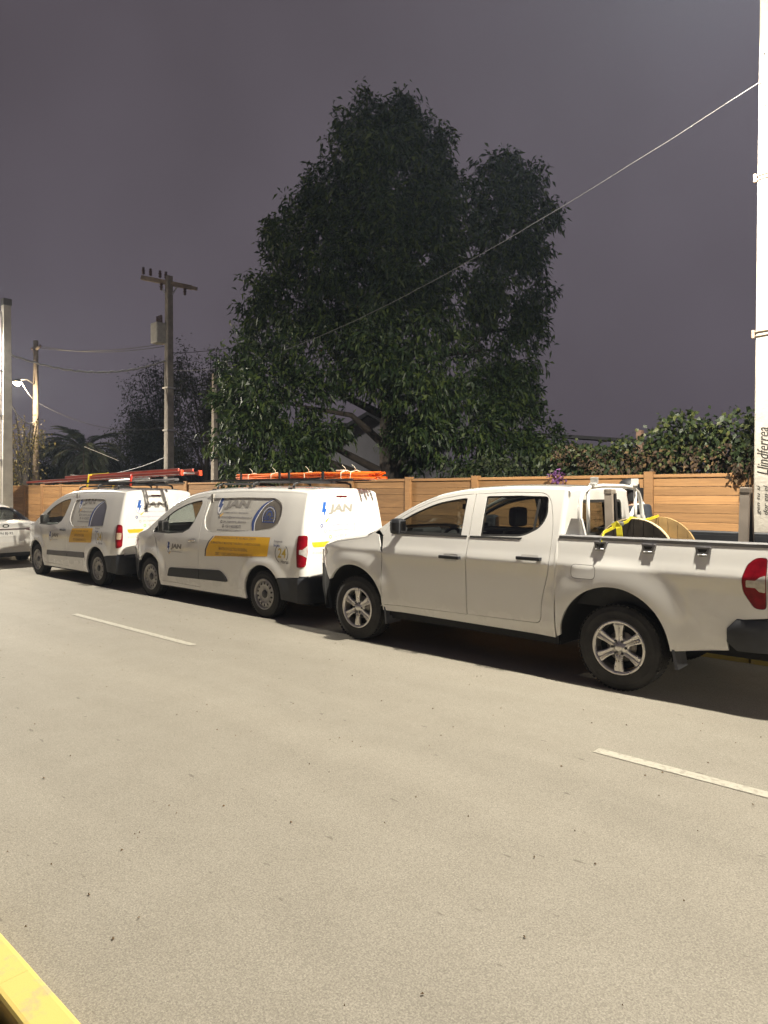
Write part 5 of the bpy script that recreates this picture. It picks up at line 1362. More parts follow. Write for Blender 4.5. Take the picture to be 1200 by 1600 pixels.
so = [(-1.0, 0.34), (-1.0, SD.zc(-1.0))] + along(SD.zc, -0.95, 3.3, 50) + [(3.35, 0.3)] + arc(*FA_, -12, 192, 26) + arc(*RA_, -12, 192, 26)
wn = [(-0.05, 1.0), (0.12, 1.06)] + along(SD.zc, 0.25, 1.85, 18, -0.075) + [(2.1, 1.0)]
SD.panel('body_side', so, [wn], M_whitev, sed, step=0.07)
SD.panel('side_window', grow(wn, 0.004), (), M_dglass, sed, off=-0.012, step=0.1, thick=0)
SD.topskin('boot_lid', -1.0, -0.5, M_whitev, sed, nx=8)
SD.topskin('rear_window', -0.5, 0.28, M_dglass, sed, -0.8, 0.8, nx=10)
for a, b in ((0.8, 1), (-1, -0.8)): SD.topskin('rear_pillar', -0.5, 0.28, M_whitev, sed, a, b, nx=10, nu=5)
SD.topskin('roof', 0.28, 1.55, M_whitev, sed, nx=14)
SD.topskin('windscreen', 1.55, 2.35, M_dglass, sed, nx=10)
SD.topskin('bonnet', 2.35, 3.35, M_whitev, sed, nx=12)
lean = lambda z: 0.04 - 0.10 * abs(z - 0.72)
objs, xf = SD.endcap(-1.0, 0.3, -1, 0.09, lambda z: 0.05 * max(0, z - 0.8), mats=(M_whitev,), parent=sed, names=('rear_panel',))
MB().box(-1.07, -0.9, -0.68, 0.68, 0.2, 0.32, 0.02).build('rear_valance', M_plast, sed)
SD.endcap(3.35, 0.25, 1, 0.1, mats=(M_whitev,), parent=sed, names=('front_panel',))
tail = objs[0]
def sr(u, v, l): return (xf(0, v) - 0.003 - l, -u, v)
M_tband = mat('smoked_tail_lamp', (0.05, 0.008, 0.014), 0.15, coat=0.8)
V, F = poly2d([(-0.70, 0.905), (-0.5, 0.885), (0, 0.875), (0.5, 0.885), (0.70, 0.905), (0.70, 0.82), (0.58, 0.80), (0.45, 0.845), (-0.45, 0.845), (-0.58, 0.80), (-0.70, 0.82)]); decal('tail_lamp_bar', (V, F), lambda a, b: sr(a, b, 0.012), M_tband, sed)
for sd in (1, -1): MB().box(-1.075, -0.93, *sorted((sd * 0.66, sd * 0.815)), 0.81, 0.9, 0.02).build('tail_lamp', M_tband, sed)
V, F = ring2d(0.028, 0.045, 0, 360, 20, 1.7); decal('maker_badge', (V, F), lambda a, b: sr(a, 0.945 + b, 0.004), M_black, sed)
V, F = text2d('FN BJ-92', width=0.32, height=0.075, bold=0.01)
pb = MB().box(xf(0, 0.75) - 0.02, xf(0, 0.75) - 0.006, -0.18, 0.18, 0.69, 0.82, 0.004).build('number_plate', mat('plate_white', (0.75, 0.75, 0.73), 0.5), sed)
decal('plate_letters', (V, F), lambda a, b: (xf(0, 0.75) - 0.0215, 0.16 - a, 0.72 + b), M_black, pb)
MB().box(xf(0, 0.5) - 0.012, xf(0, 0.5) + 0.02, -0.45, 0.45, 0.42, 0.56, 0.01).build('bumper_inset', mat('sedan_bumper_inset', (0.62, 0.6, 0.56), 0.5), sed)
MB().box(-0.9, 3.1, -0.6, 0.6, 0.2, 0.42).build('underbody', M_under, sed)
arch_liner(sed, *RA_[:2], 0.39, 0.55, 0.86); arch_liner(sed, *FA_[:2], 0.39, 0.55, 0.86)
for x in (0, 2.65):
    for sd in (1, -1): steel_wheel(sed, x, sd * 0.87, 0.315, 0.2, 0.19, sd, 10)
MB().box(0.3, 2.0, -0.7, 0.7, 0.5, 0.95, 0.05).build('cabin', M_seat, sed)
# ---------------------------------------------------------------- load in the pickup bed
def TW(x, y, z): return (-2.51 - x, 6.78 - 0.95 * y, z)
M_ply = mat('reel_wood', (0.42, 0.28, 0.12), 0.75, var=0.25, vscale=5, bump=0.3, bscale=20)
M_plyd = mat('shaded_reel_wood', (0.055, 0.045, 0.035), 0.75, var=0.35, vscale=7, bump=0.3, bscale=25)  # outer flange face: its shade is put into a darker wood colour
reel = thing('cable_reel', 'wooden cable reel with dark outer face standing in the pickup bed', 'cable reel', (-2.60, 0, 0.727))
RR = 0.385; ya, yb = 6.46, 7.10
def planks(y0, y1, m, nm):
    hw = RR; n = 8
    for i in range(n):
        a = -hw + 2 * hw * i / n + 0.003; b = -hw + 2 * hw * (i + 1) / n - 0.003
        top = [(a + (b - a) * k / 5, math.sqrt(max(0, RR * RR - (a + (b - a) * k / 5) ** 2))) for k in range(6)]
        pl = top + [(p[0], -p[1]) for p in reversed(top)]
        MB().prism([(p[0], p[1] + RR) for p in pl], y0, y1, 'xz').build(nm, m, reel)
planks(ya, ya + 0.022, M_plyd, 'flange_plank'); planks(ya + 0.0225, ya + 0.045, M_ply, 'flange_back_plank')
planks(yb, yb + 0.04, M_ply, 'flange_plank')
MB().lathe([(0.2, ya + 0.046), (0.2, yb - 0.001)], 28, 'y', (0, 0, RR)).build('drum', M_ply, reel)
for k in range(9):
    pts = [((0.235 + 0.004 * (k % 2)) * math.cos(t), ya + 0.08 + k * 0.05, RR + 0.235 * math.sin(t)) for t in np.linspace(0, 2 * PI, 28, endpoint=False)]
    MB().tube(pts, 0.025, 6, closed=True).build('cable_turn', M_cable, reel)
MB().lathe([(RR - 0.006, ya + 0.0), (RR + 0.004, ya + 0.0), (RR + 0.004, ya + 0.046), (RR - 0.006, ya + 0.046)], 48, 'y', (0, 0, RR)).build('flange_rim', mat('pale_rim', (0.62, 0.5, 0.3), 0.7), reel)
MB().lathe([(0.0, ya - 0.004), (0.05, ya - 0.006), (0.05, ya - 0.001)], 20, 'y', (0, 0, RR)).build('hub_plate', M_galv, reel)
M_str = mat('yellow_ratchet_strap', (0.75, 0.66, 0.03), 0.6, var=0.1)
def strap(pts, w_, name, parent, m, nrm=(0, -1, 0)):
    pts = [Vector(p) for p in pts]; v = []; f = []
    for i, p in enumerate(pts):
        d = (pts[min(i + 1, len(pts) - 1)] - pts[max(i - 1, 0)]).normalized(); a = d.cross(Vector(nrm)).normalized() * w_ / 2; n_ = a.cross(d).normalized() * 0.003
        v += [p + a + n_, p - a + n_, p - a - n_, p + a - n_]
    for i in range(len(pts) - 1):
        for k in range(4): f.append((i * 4 + k, i * 4 + (k + 1) % 4, i * 4 + 4 + (k + 1) % 4, i * 4 + 4 + k))
    f += [(0, 1, 2, 3), tuple(len(v) - 4 + k for k in (3, 2, 1, 0))]
    return MB().add(v, f).build(name, m, parent)
sp_ = thing('ratchet_strap', 'yellow ratchet strap over the cable reel hooked to the bed rail', 'strap', (0, 0, 0))
top = (-2.62, ya - 0.01, 0.727 + 2 * RR + 0.008)
strap([TW(0.165, 0.90, 1.30), TW(0.19, 0.78, 1.38), TW(0.17, 0.6, 1.42), (-2.63, 6.40, 1.47), top, (-2.615, (ya + yb) / 2, 0.727 + 2 * RR - 0.03), (-2.61, yb + 0.03, 0.727 + 2 * RR + 0.006), (-2.6, yb + 0.2, 1.30)], 0.028, 'webbing', sp_, M_str, (1, 0, 0))
strap([TW(0.15, 0.68, 1.43), TW(0.12, 0.67, 1.455), TW(0.09, 0.68, 1.42), TW(0.08, 0.69, 1.36), TW(0.075, 0.695, 1.27)], 0.055, 'loose_tail', sp_, M_str, (0, 1, 0))
MB().box(-2.72, -2.62, 6.24, 6.30, 1.43, 1.47, 0.01).build('ratchet', M_galv, sp_)
MB().tube([TW(0.165, 0.935, 1.235), TW(0.165, 0.945, 1.29), TW(0.165, 0.90, 1.33)], 0.008, 6).build('hook', M_rubber, sp_)
# ladder-rack stands: leaning steel posts front and rear of the bed
M_gst = mat('brown_grey_steel', (0.3, 0.26, 0.22), 0.6, 0.2, var=0.15, vscale=6)
def stand(label, s, y0, y1, top_z, dx):
    o = thing('rack_stand', label, 'stand', (-s, 0, 0.727), 0, 'steel stands in the pickup bed')
    MB().bar((dx, y0, 0), (0, y0 + 0.12, top_z - 0.727), 0.045, 0.075, (1, 0, 0)).build('post', M_gst, o)
    MB().bar((0.01, y1, 0), (0.0, y0 + 0.2, top_z - 0.74), 0.05, 0.07, (1, 0, 0)).build('post', mat('black_steel', (0.03, 0.03, 0.032), 0.5, 0.3), o)
    MB().box(-0.05, 0.0, y0 + 0.16, y1 - 0.02, 0.68, 0.72, 0.006).build('cross_plate', M_gst, o)
    MB().box(-0.04, 0.04, y0 + 0.09, y0 + 0.2, top_z - 0.75, top_z - 0.70, 0.008).build('top_cap', M_gst, o)
stand('grey and black steel stand at the rear of the pickup bed', 1.66, 6.46, 6.76, 1.76, 0.0)
stand('leaning grey steel stand in the pickup bed behind the cab', 2.92, 6.52, 6.84, 1.75, 0.08)
# ---------------------------------------------------------------- person standing on the pavement behind the pickup
M_skin = mat('skin', (0.42, 0.25, 0.17), 0.55)
M_jack = mat('dark_navy_jacket', (0.02, 0.024, 0.035), 0.8, var=0.3, vscale=20)
M_trou = mat('dark_trousers', (0.03, 0.03, 0.035), 0.85)
M_hair = mat('black_cap', (0.012, 0.012, 0.014), 0.6)
def skin_mesh(name, nodes, edges, m, parent, root=0, sub=2):
    me = bpy.data.meshes.new(name); me.from_pydata([n[0] for n in nodes], edges, [])
    o = bpy.data.objects.new(name, me); C.objects.link(o)
    md = o.modifiers.new('skin', 'SKIN'); md.use_smooth_shade = True
    sv = me.skin_vertices[0].data
    for i, n_ in enumerate(nodes):
        r = n_[1]; sv[i].radius = (r, r) if not isinstance(r, tuple) else r; sv[i].use_root = (i == root)
    s2 = o.modifiers.new('sub', 'SUBSURF'); s2.levels = sub; s2.render_levels = sub
    dg = bpy.context.evaluated_depsgraph_get(); nm = bpy.data.meshes.new_from_object(o.evaluated_get(dg))
    bpy.data.objects.remove(o); nm.polygons.foreach_set('use_smooth', [True] * len(nm.polygons))
    return link(name, nm, m, parent)
PSC = 1.0
person = thing('person', 'person in dark jacket with reflective stripes and black cap behind the pickup bed', 'person', (-3.42, 8.42, 0.13), math.radians(-28)); person.scale = (1.12, 1.12, 0.985)
# local frame: faces -y; heights for a 1.74 m figure
B_ = [((0, 0, 0.93), (0.15, 0.11)), ((0, 0.0, 1.12), (0.14, 0.10)), ((0, 0.01, 1.3), (0.165, 0.11)), ((0, 0.02, 1.43), (0.12, 0.085)), ((0, 0.0, 1.50), 0.055), ((0, -0.02, 1.55), 0.055),
      ((0.19, 0.02, 1.44), 0.065), ((0.24, 0.03, 1.14), 0.045), ((0.235, -0.06, 0.90), 0.034), ((0.23, -0.09, 0.82), 0.03),
      ((-0.19, 0.02, 1.44), 0.065), ((-0.24, 0.03, 1.14), 0.045), ((-0.235, -0.06, 0.90), 0.034), ((-0.23, -0.09, 0.82), 0.03),
      ((0.09, 0, 0.86), 0.09), ((0.1, -0.01, 0.48), 0.06), ((0.1, 0.02, 0.09), 0.04), ((0.1, -0.12, 0.03), 0.035),
      ((-0.09, 0, 0.86), 0.09), ((-0.1, -0.01, 0.48), 0.06), ((-0.1, 0.02, 0.09), 0.04), ((-0.1, -0.12, 0.03), 0.035),
      ((0, -0.035, 1.61), (0.075, 0.09)), ((0, -0.03, 1.68), (0.078, 0.095)), ((0, -0.02, 1.74), (0.05, 0.06))]
E_ = [(0, 1), (1, 2), (2, 3), (3, 4), (4, 5), (3, 6), (6, 7), (7, 8), (8, 9), (3, 10), (10, 11), (11, 12), (12, 13), (0, 14), (14, 15), (15, 16), (16, 17), (0, 18), (18, 19), (19, 20), (20, 21), (5, 22), (22, 23), (23, 24)]
body = skin_mesh('body', B_, E_, M_skin, person)
# fingers: five short chains from each palm, slightly curled
for sd in (1, -1):
    for k in range(5):
        bx, by, bz = sd * 0.23, -0.09, 0.81
        if k == 4: ch = [(bx - sd * 0.01, by - 0.02, bz + 0.02), (bx - sd * 0.02, by - 0.055, bz - 0.01), (bx - sd * 0.02, by - 0.065, bz - 0.04)]
        else:
            oy = -0.03 + 0.02 * k; L = (0.072, 0.08, 0.076, 0.06)[k]
            ch = [(bx, by + oy, bz), (bx, by + oy - 0.006, bz - L * 0.55), (bx - sd * 0.018, by + oy - 0.008, bz - L)]
        skin_mesh('finger', [(c, 0.0085) for c in ch], [(0, 1), (1, 2)], M_skin, body, sub=1)
def grown(nodes, d): return [(n_[0], (n_[1][0] + d, n_[1][1] + d) if isinstance(n_[1], tuple) else n_[1] + d) for n_ in nodes]
J = grown([B_[i] for i in (0, 1, 2, 3, 6, 7, 8, 10, 11, 12)], 0.022); J.append(((0, -0.0, 1.475), 0.075))
jk = skin_mesh('jacket', J, [(0, 1), (1, 2), (2, 3), (3, 4), (4, 5), (5, 6), (3, 7), (7, 8), (8, 9), (3, 10)], M_jack, person)
Tn = grown([B_[i] for i in (0, 14, 15, 16, 18, 19, 20)], 0.016)
skin_mesh('trousers', Tn, [(0, 1), (1, 2), (2, 3), (0, 4), (4, 5), (5, 6)], M_trou, person)
for sd in (1, -1):
    skin_mesh('shoe', [((sd * 0.1, 0.05, 0.035), 0.045), ((sd * 0.1, -0.06, 0.04), 0.045), ((sd * 0.1, -0.16, 0.03), 0.038)], [(0, 1), (1, 2)], M_rubber, person, sub=1)
    # reflective shoulder stripes
    pts = [(sd * 0.13, 0.125, 1.25), (sd * 0.14, 0.12, 1.40), (sd * 0.145, 0.04, 1.505), (sd * 0.15, -0.06, 1.47), (sd * 0.145, -0.125, 1.35), (sd * 0.14, -0.14, 1.15)]
    strap(pts, 0.05, 'reflective_stripe', jk, mat('reflective_tape', (0.72, 0.72, 0.7), 0.4), (sd, 0, 0.3))
# cap with peak and a hood collar
cp = MB().lathe([(0.11, 1.665), (0.113, 1.70), (0.108, 1.745), (0.088, 1.785), (0.05, 1.808), (0.0, 1.815)], 20, 'z', (0, -0.022, 0)).build('cap', M_hair, person)
MB().lathe([(0.112, 1.53), (0.12, 1.60), (0.118, 1.70)], 16, 'z', (0, 0.02, 0)).build('hair', M_hair, person)
v = [(0.085 * math.cos(a) , -0.10 - 0.09 * math.sin(a), 1.69 - 0.02 * math.sin(a)) for a in np.linspace(0, PI, 10)]
MB().add(v + [(a, b, c - 0.006) for a, b, c in v], [tuple(range(10)), tuple(reversed(range(10, 20)))] + [(i, i + 10, i + 11, i + 1) for i in range(9)]).build('cap_peak', M_hair, cp)
MB().lathe([(0.0, -0.016), (0.012, -0.006), (0.015, 0.01), (0.008, 0.02)], 8, 'y', (0, -0.135, 1.615)).build('nose', M_skin, body)
for sd in (1, -1):
    MB().lathe([(0.0, -0.004), (0.011, 0.0), (0.008, 0.006)], 8, 'y', (sd * 0.034, -0.118, 1.65)).build('eye', M_black, body)
    MB().box(sd * 0.085 - 0.01, sd * 0.085 + 0.01, -0.05, -0.01, 1.605, 1.665, 0.008).build('ear', M_skin, body)
MB().box(-0.024, 0.024, -0.124, -0.112, 1.572, 1.581, 0.003).build('mouth', mat('lips', (0.3, 0.13, 0.11), 0.5), body)
# ================================================================ VEGETATION
def leaf_mat(name, c0, c1, c2, rough=0.45):
    m, n, l, b = node_mat(name)
    g = n.new('ShaderNodeNewGeometry'); r = n.new('ShaderNodeValToRGB')
    r.color_ramp.elements[0].position = 0.0; r.color_ramp.elements[0].color = (*c0, 1)
    r.color_ramp.elements[1].position = 1.0; r.color_ramp.elements[1].color = (*c2, 1)
    e = r.color_ramp.elements.new(0.55); e.color = (*c1, 1)
    l.new(g.outputs['Random Per Island'], r.inputs['Fac'])
    l.new(r.outputs['Color'], b.inputs['Base Color']); b.inputs['Roughness'].default_value = rough; b.inputs['Specular IOR Level'].default_value = 0.4
    tr = n.new('ShaderNodeBsdfTranslucent'); l.new(r.outputs['Color'], tr.inputs['Color'])
    mx = n.new('ShaderNodeMixShader'); mx.inputs[0].default_value = 0.22
    l.new(b.outputs[0], mx.inputs[1]); l.new(tr.outputs[0], mx.inputs[2]); l.new(mx.outputs[0], n['Material Output'].inputs['Surface'])
    return m

def leaves(name, base, dirs, L, W, m, parent, rs, fold=0.25, droop=0.25):
    """each leaf: two triangles folded along the midrib. base, dirs: (N,3)"""
    N = len(base); dirs = dirs / np.linalg.norm(dirs, axis=1, keepdims=True)
    rv = rs.normal(size=(N, 3)); side = np.cross(dirs, rv); side /= np.linalg.norm(side, axis=1, keepdims=True) + 1e-9
    up = np.cross(side, dirs)
    L = np.asarray(L).reshape(-1, 1) * rs.uniform(0.65, 1.25, (N, 1)); Wd = L * (W if np.isscalar(W) else 1)
    mid = base + dirs * L * 0.45
    tip = base + dirs * L; tip[:, 2] -= (L[:, 0] * droop)
    v = np.empty((N, 4, 3)); v[:, 0] = base; v[:, 1] = mid + side * Wd + up * Wd * fold; v[:, 2] = tip; v[:, 3] = mid - side * Wd + up * Wd * fold
    idx = np.arange(N)[:, None] * 4
    tri = np.concatenate([idx + np.array([[0, 1, 2]]), idx + np.array([[0, 2, 3]])], 1).reshape(-1)
    me = bpy.data.meshes.new(name); me.vertices.add(N * 4); me.vertices.foreach_set('co', v.reshape(-1))
    me.loops.add(N * 6); me.loops.foreach_set('vertex_index', tri.astype(np.int32)); me.polygons.add(N * 2)
    me.polygons.foreach_set('loop_start', np.arange(0, N * 6, 3, dtype=np.int32)); me.polygons.foreach_set('loop_total', np.full(N * 2, 3, dtype=np.int32))
    me.update(calc_edges=True); me.validate()
    o = link(name, me, m, parent); o['kind'] = 'stuff'
    return o

RV = np.array([math.sin(THETA), math.cos(THETA), 0.0]); FV = np.array([-math.cos(THETA), math.sin(THETA), 0.0])

def lobe_clusters(lobes, dens, rs, shell=(0.8, 1.06), inner=0.2, per=9, back=0.5):
    """lobes: (centre(3), rx, ry(depth), rz). Returns twig tips and outward directions"""
    tips = []; outs = []
    for c, rx, ry, rz in lobes:
        area = 4 * PI * ((rx * ry) ** 1.6 + (rx * rz) ** 1.6 + (ry * rz) ** 1.6) ** (1 / 1.6) / 3 ** (1 / 1.6)
        n = int(area * dens)
        d = rs.normal(size=(n, 3)); d /= np.linalg.norm(d, axis=1, keepdims=True)
        keep = (d[:, 1] < 0.25) | (rs.rand(n) < back); d = d[keep]; n = len(d)
        # uneven surface: push out and pull in by a few broad waves
        wv = 1 + 0.16 * np.sin(d[:, 0] * 4.1 + c[0] * 3 + d[:, 2] * 3.3) + 0.12 * np.sin(d[:, 2] * 6.7 + d[:, 1] * 5 + c[2])
        rr = rs.uniform(shell[0], shell[1], n) * wv
        ins = rs.rand(n) < inner; rr[ins] *= rs.uniform(0.3, 0.85, ins.sum())
        loc = d * rr[:, None] * np.array([rx, ry, rz])
        P = np.array(c) + loc[:, :1] * RV + loc[:, 1:2] * FV + loc[:, 2:] * np.array([0, 0, 1.0])
        D = d[:, :1] * RV + d[:, 1:2] * FV + d[:, 2:] * np.array([0, 0, 1.0])
        tips.append(P); outs.append(D)
    return np.concatenate(tips), np.concatenate(outs)

def tuft(tips, outs, per, rs, spread=0.09, hang=0.55, rnd_=0.75):
    N = len(tips); base = np.repeat(tips, per, 0) + rs.normal(scale=spread, size=(N * per, 3))
    d = np.repeat(outs, per, 0) * 0.6 + rs.normal(scale=rnd_, size=(N * per, 3)); d[:, 2] -= hang
    return base, d

# ---------------------------------------------------------------- the big tree behind the fence
rs = np.random.RandomState(21)
DT = 19.6; K = DT / FPX
tc_ = at(612, DT); tree = thing('big_tree', 'big dense evergreen tree with drooping leaves behind the fence', 'tree', (tc_.x, tc_.y, 0))
def lob(px, py, rx, rz, dd=0.0, ry=None):
    p = at(px, DT, py) - Vector((tc_.x, tc_.y, 0)) + Vector(FV) * dd
    return ((p.x, p.y, p.z), rx * K, (ry or 0.85 * rx) * K, rz * K)
LB = [lob(572, 188, 42, 44, 0.4), lob(615, 185, 45, 45, 0.2), lob(655, 215, 48, 52, 0.5), lob(585, 245, 75, 60, 0), lob(680, 265, 34, 45, 0.2), lob(520, 300, 55, 52, 0.3), lob(480, 335, 40, 40, 0.2),
      lob(610, 320, 110, 80, -0.4), lob(500, 400, 72, 62, -0.5), lob(440, 420, 34, 42, 0.2), lob(418, 395, 16, 22, 0.3), lob(690, 330, 62, 62, 0.3), lob(790, 270, 48, 42, 0.6), lob(835, 290, 38, 42, 0.8), lob(868, 322, 20, 16, 0.7),
      lob(795, 340, 62, 62, 0.5), lob(835, 385, 32, 45, 0.8), lob(800, 440, 62, 62, 0.6), lob(835, 500, 30, 36, 0.8), lob(640, 420, 85, 85, -1.2), lob(560, 470, 85, 75, -0.8), lob(455, 490, 66, 55, -0.4), lob(425, 520, 40, 40, 0.0),
      lob(690, 480, 75, 75, -1.0), lob(780, 540, 66, 62, 0.5), lob(640, 540, 72, 82, -1.8), lob(660, 620, 62, 62, -1.9), lob(520, 560, 80, 62, -0.9), lob(420, 590, 56, 46, -0.8), lob(385, 630, 38, 36, -0.9), lob(450, 640, 70, 46, -1.5),
      lob(500, 690, 42, 40, -1.5), lob(400, 680, 46, 34, -1.3), lob(450, 712, 50, 30, -1.6), lob(390, 715, 28, 22, -1.4), lob(740, 620, 75, 62, 0.2), lob(810, 600, 38, 46, 0.6), lob(800, 660, 55, 50, 0.2), lob(725, 690, 75, 48, -0.9), lob(840, 690, 34, 40, 0.0), lob(650, 690, 40, 42, -0.7),
      lob(800, 715, 65, 30, -0.6), lob(455, 735, 45, 22, -1.7), lob(500, 728, 32, 26, -1.6), lob(400, 738, 30, 18, -1.5), lob(362, 512, 14, 10, 0.2), lob(590, 590, 60, 60, -1.0)]
sat = []
for c, rx, ry, rz in LB:                      # smaller tufts standing out of each bough break the outline
    for k in range(6):
        d = rs.normal(size=3); d /= np.linalg.norm(d); d[1] = -abs(d[1]) * 0.7
        q = d * np.array([rx, ry, rz]) * 0.98; P_ = np.array(c) + q[0] * RV + q[1] * FV + np.array([0, 0, q[2]])
        f = rs.uniform(0.22, 0.42); sat.append((tuple(P_), rx * f, ry * f, rz * f))
LB2 = [(c, rx * 0.93, ry * 0.93, rz * 0.93) for c, rx, ry, rz in LB] + sat
tips, outs = lobe_clusters(LB2, 15.0, rs, inner=0.3, shell=(0.86, 1.04))
nzv = np.sin(tips[:, 0] * 2.9 + 1.3 * np.sin(tips[:, 2] * 1.7)) * np.sin(tips[:, 1] * 2.6 + 0.7) * np.sin(tips[:, 2] * 3.1 + 1.1 * np.sin(tips[:, 0] * 1.9))
kp_ = (nzv > -0.22) | (rs.rand(len(tips)) < 0.12); tips, outs = tips[kp_], outs[kp_]
b_, d_ = tuft(tips, outs, 13, rs, 0.115, 0.6)
M_leaf = leaf_mat('glossy_tree_leaf', (0.013, 0.028, 0.010), (0.026, 0.052, 0.014), (0.085, 0.12, 0.026), 0.5)
leaves('crown', b_, d_, 0.19, 0.175, M_leaf, tree, rs)
M_bark = mat('dark_bark', (0.032, 0.025, 0.02), 0.95, var=0.35, vscale=8, bump=0.8, bscale=25)
m = MB(); m.tube([(0.15, 0.1, 0), (0.1, 0.05, 1.0), (0.0, 0, 2.4), (-0.05, 0, 4.2), (0.1, 0, 6.5), (0, 0, 9.5)], [0.55, 0.42, 0.36, 0.3, 0.2, 0.07], 12).build('trunk', M_bark, tree)
r7 = random.Random(5)
for c, rx, ry, rz in LB[::2]:
    z0 = max(1.9, min(c[2] - 1.2, 7.5)); a = Vector((0, 0, z0)); e = Vector(c); mid = a.lerp(e, 0.5) + Vector((r7.uniform(-0.3, 0.3), r7.uniform(-0.3, 0.3), 0.35))
    MB().tube([a, a.lerp(mid, 0.6), mid, mid.lerp(e, 0.6), e], [0.13, 0.1, 0.075, 0.05, 0.02], 7).build('limb', M_bark, tree)

# ---------------------------------------------------------------- creeper hedge on the fence at the right
def creeper(name, label, cat, cells, dens, leafm, L, W, rs, y0=0.0, hang=0.5, per=6, group=None):
    t = thing(name, label, cat, (0, 0, 0), 0, group)
    tips, outs = lobe_clusters(cells, dens, rs, inner=0.15, back=0.4)
    b_, d_ = tuft(tips, outs, per, rs, 0.07, hang, 0.8)
    b_[:, 2] = np.maximum(b_[:, 2], 0.2)
    leaves('foliage', b_, d_, L, W, leafm, t, rs)
    return t
M_ivy = leaf_mat('ivy_leaf', (0.010, 0.020, 0.006), (0.021, 0.035, 0.009), (0.058, 0.066, 0.015), 0.55)
M_ivyd = leaf_mat('dry_creeper_leaf', (0.028, 0.019, 0.012), (0.055, 0.034, 0.02), (0.11, 0.07, 0.028), 0.75)
rs = np.random.RandomState(8)
cells = []; dry = []
for s_ in np.arange(-2.2, 6.4, 0.42):
    h = 2.83 + 0.14 * math.sin(s_ * 2.1) - 0.13 * max(0, s_ - 4.2) * 1.0 + (0.1 if s_ < 3 else 0)
    cells.append(((-s_, FY + 0.75 + 0.1 * math.sin(s_ * 3), h - 0.24), 0.44, 0.4, 0.32))
    cells.append(((-s_ + 0.2, FY + 0.6, h - 0.62), 0.4, 0.34, 0.3))
    if s_ > 6.0: cells.append(((-s_, FY + 0.45, 2.05), 0.35, 0.3, 0.22))
for s_ in np.arange(-2, 6.2, 0.4): dry.append(((-s_, FY + 0.42 + 0.05 * math.sin(s_ * 5), 2.26 + 0.1 * math.sin(s_ * 2.3)), 0.36, 0.2, 0.22))
for s_ in np.arange(1.2, 3.0, 0.32): cells.append(((-s_, FY + 0.3, 2.38), 0.3, 0.26, 0.24))
hd = creeper('creeper_hedge', 'leafy green and brown creeper heaped along the fence top at the right', 'hedge', cells, 46, M_ivy, 0.10, 0.36, rs)
tips, outs = lobe_clusters(dry, 46, rs, inner=0.1, back=0.4); b_, d_ = tuft(tips, outs, 6, rs, 0.06, 0.6)
leaves('dry_foliage', b_, d_, 0.075, 0.34, M_ivyd, hd, rs)
# strands hanging over the fence beside the lamp post
hang_c = []
rh = random.Random(9)
for s_ in np.arange(1.0, 3.1, 0.1):
    n = rh.randint(1, 3) if s_ > 2.45 else rh.randint(5, 9)
    for k in range(n): hang_c.append(((-s_ + rh.uniform(-0.05, 0.05), FY - 0.09, 2.12 - 0.13 * k), 0.07, 0.05, 0.08))
tips, outs = lobe_clusters(hang_c, 120, rs, inner=0.0, back=0.3); b_, d_ = tuft(tips, outs, 3, rs, 0.03, 0.9)
leaves('hanging_foliage', b_, d_, 0.085, 0.36, M_ivyd, hd, rs); 
sel = rs.rand(len(tips)) < 0.3; b_, d_ = tuft(tips[sel], outs[sel], 2, rs, 0.04, 0.9); leaves('hanging_foliage', b_, d_, 0.09, 0.38, M_ivy, hd, rs)
for k in range(7):
    s_ = 1.4 + 0.24 * k
    MB().tube([(-s_, FY + 0.2, 2.3), (-s_ + 0.03, FY - 0.08, 2.14), (-s_, FY - 0.1, 1.9), (-s_ + 0.04, FY - 0.09, 1.55)], 0.007, 5).build('stem', M_bark, hd)
for k in range(16):
    s_ = -2 + 0.45 * k; MB().tube([(-s_, FY + 0.5, 0.0), (-s_ + 0.1, FY + 0.55, 1.2), (-s_, FY + 0.6, 2.5)], [0.03, 0.022, 0.01], 5).build('stem', M_bark, hd)
# dark shrub under the tree, filling behind the fence
rs = np.random.RandomState(12)
sh_c = [((-s_, FY + 1.6 + 0.3 * math.sin(s_ * 3), 1.75 + 0.25 * math.sin(s_ * 1.7)), 0.7, 0.6, 0.55) for s_ in np.arange(6.0, 10.2, 0.55)]
creeper('shrub', 'dark leafy shrub behind the fence under the big tree', 'shrub', sh_c, 24, leaf_mat('dark_shrub_leaf', (0.008, 0.016, 0.006), (0.016, 0.027, 0.008), (0.035, 0.045, 0.012), 0.6), 0.12, 0.3, rs)
# purple flower head poking over the fence
fl = thing('flower_head', 'purple flower head poking over the fence above the pickup cab', 'flower', (-5.98, FY - 0.02, 2.0))
MB().tube([(0, 0.25, -1.9), (0, 0.2, -0.2), (0, 0, 0)], 0.012, 5).build('stem', M_bark, fl)
rf = np.random.RandomState(3)
tp_, ou_ = lobe_clusters([((0, -0.06, -0.0), 0.13, 0.1, 0.16)], 260, rf, back=1.0); b_, d_ = tuft(tp_, ou_, 3, rf, 0.015, 0.1)
leaves('petals', b_, d_, 0.05, 0.4, leaf_mat('purple_petal', (0.06, 0.02, 0.09), (0.13, 0.05, 0.17), (0.25, 0.12, 0.27), 0.6), fl, rf)

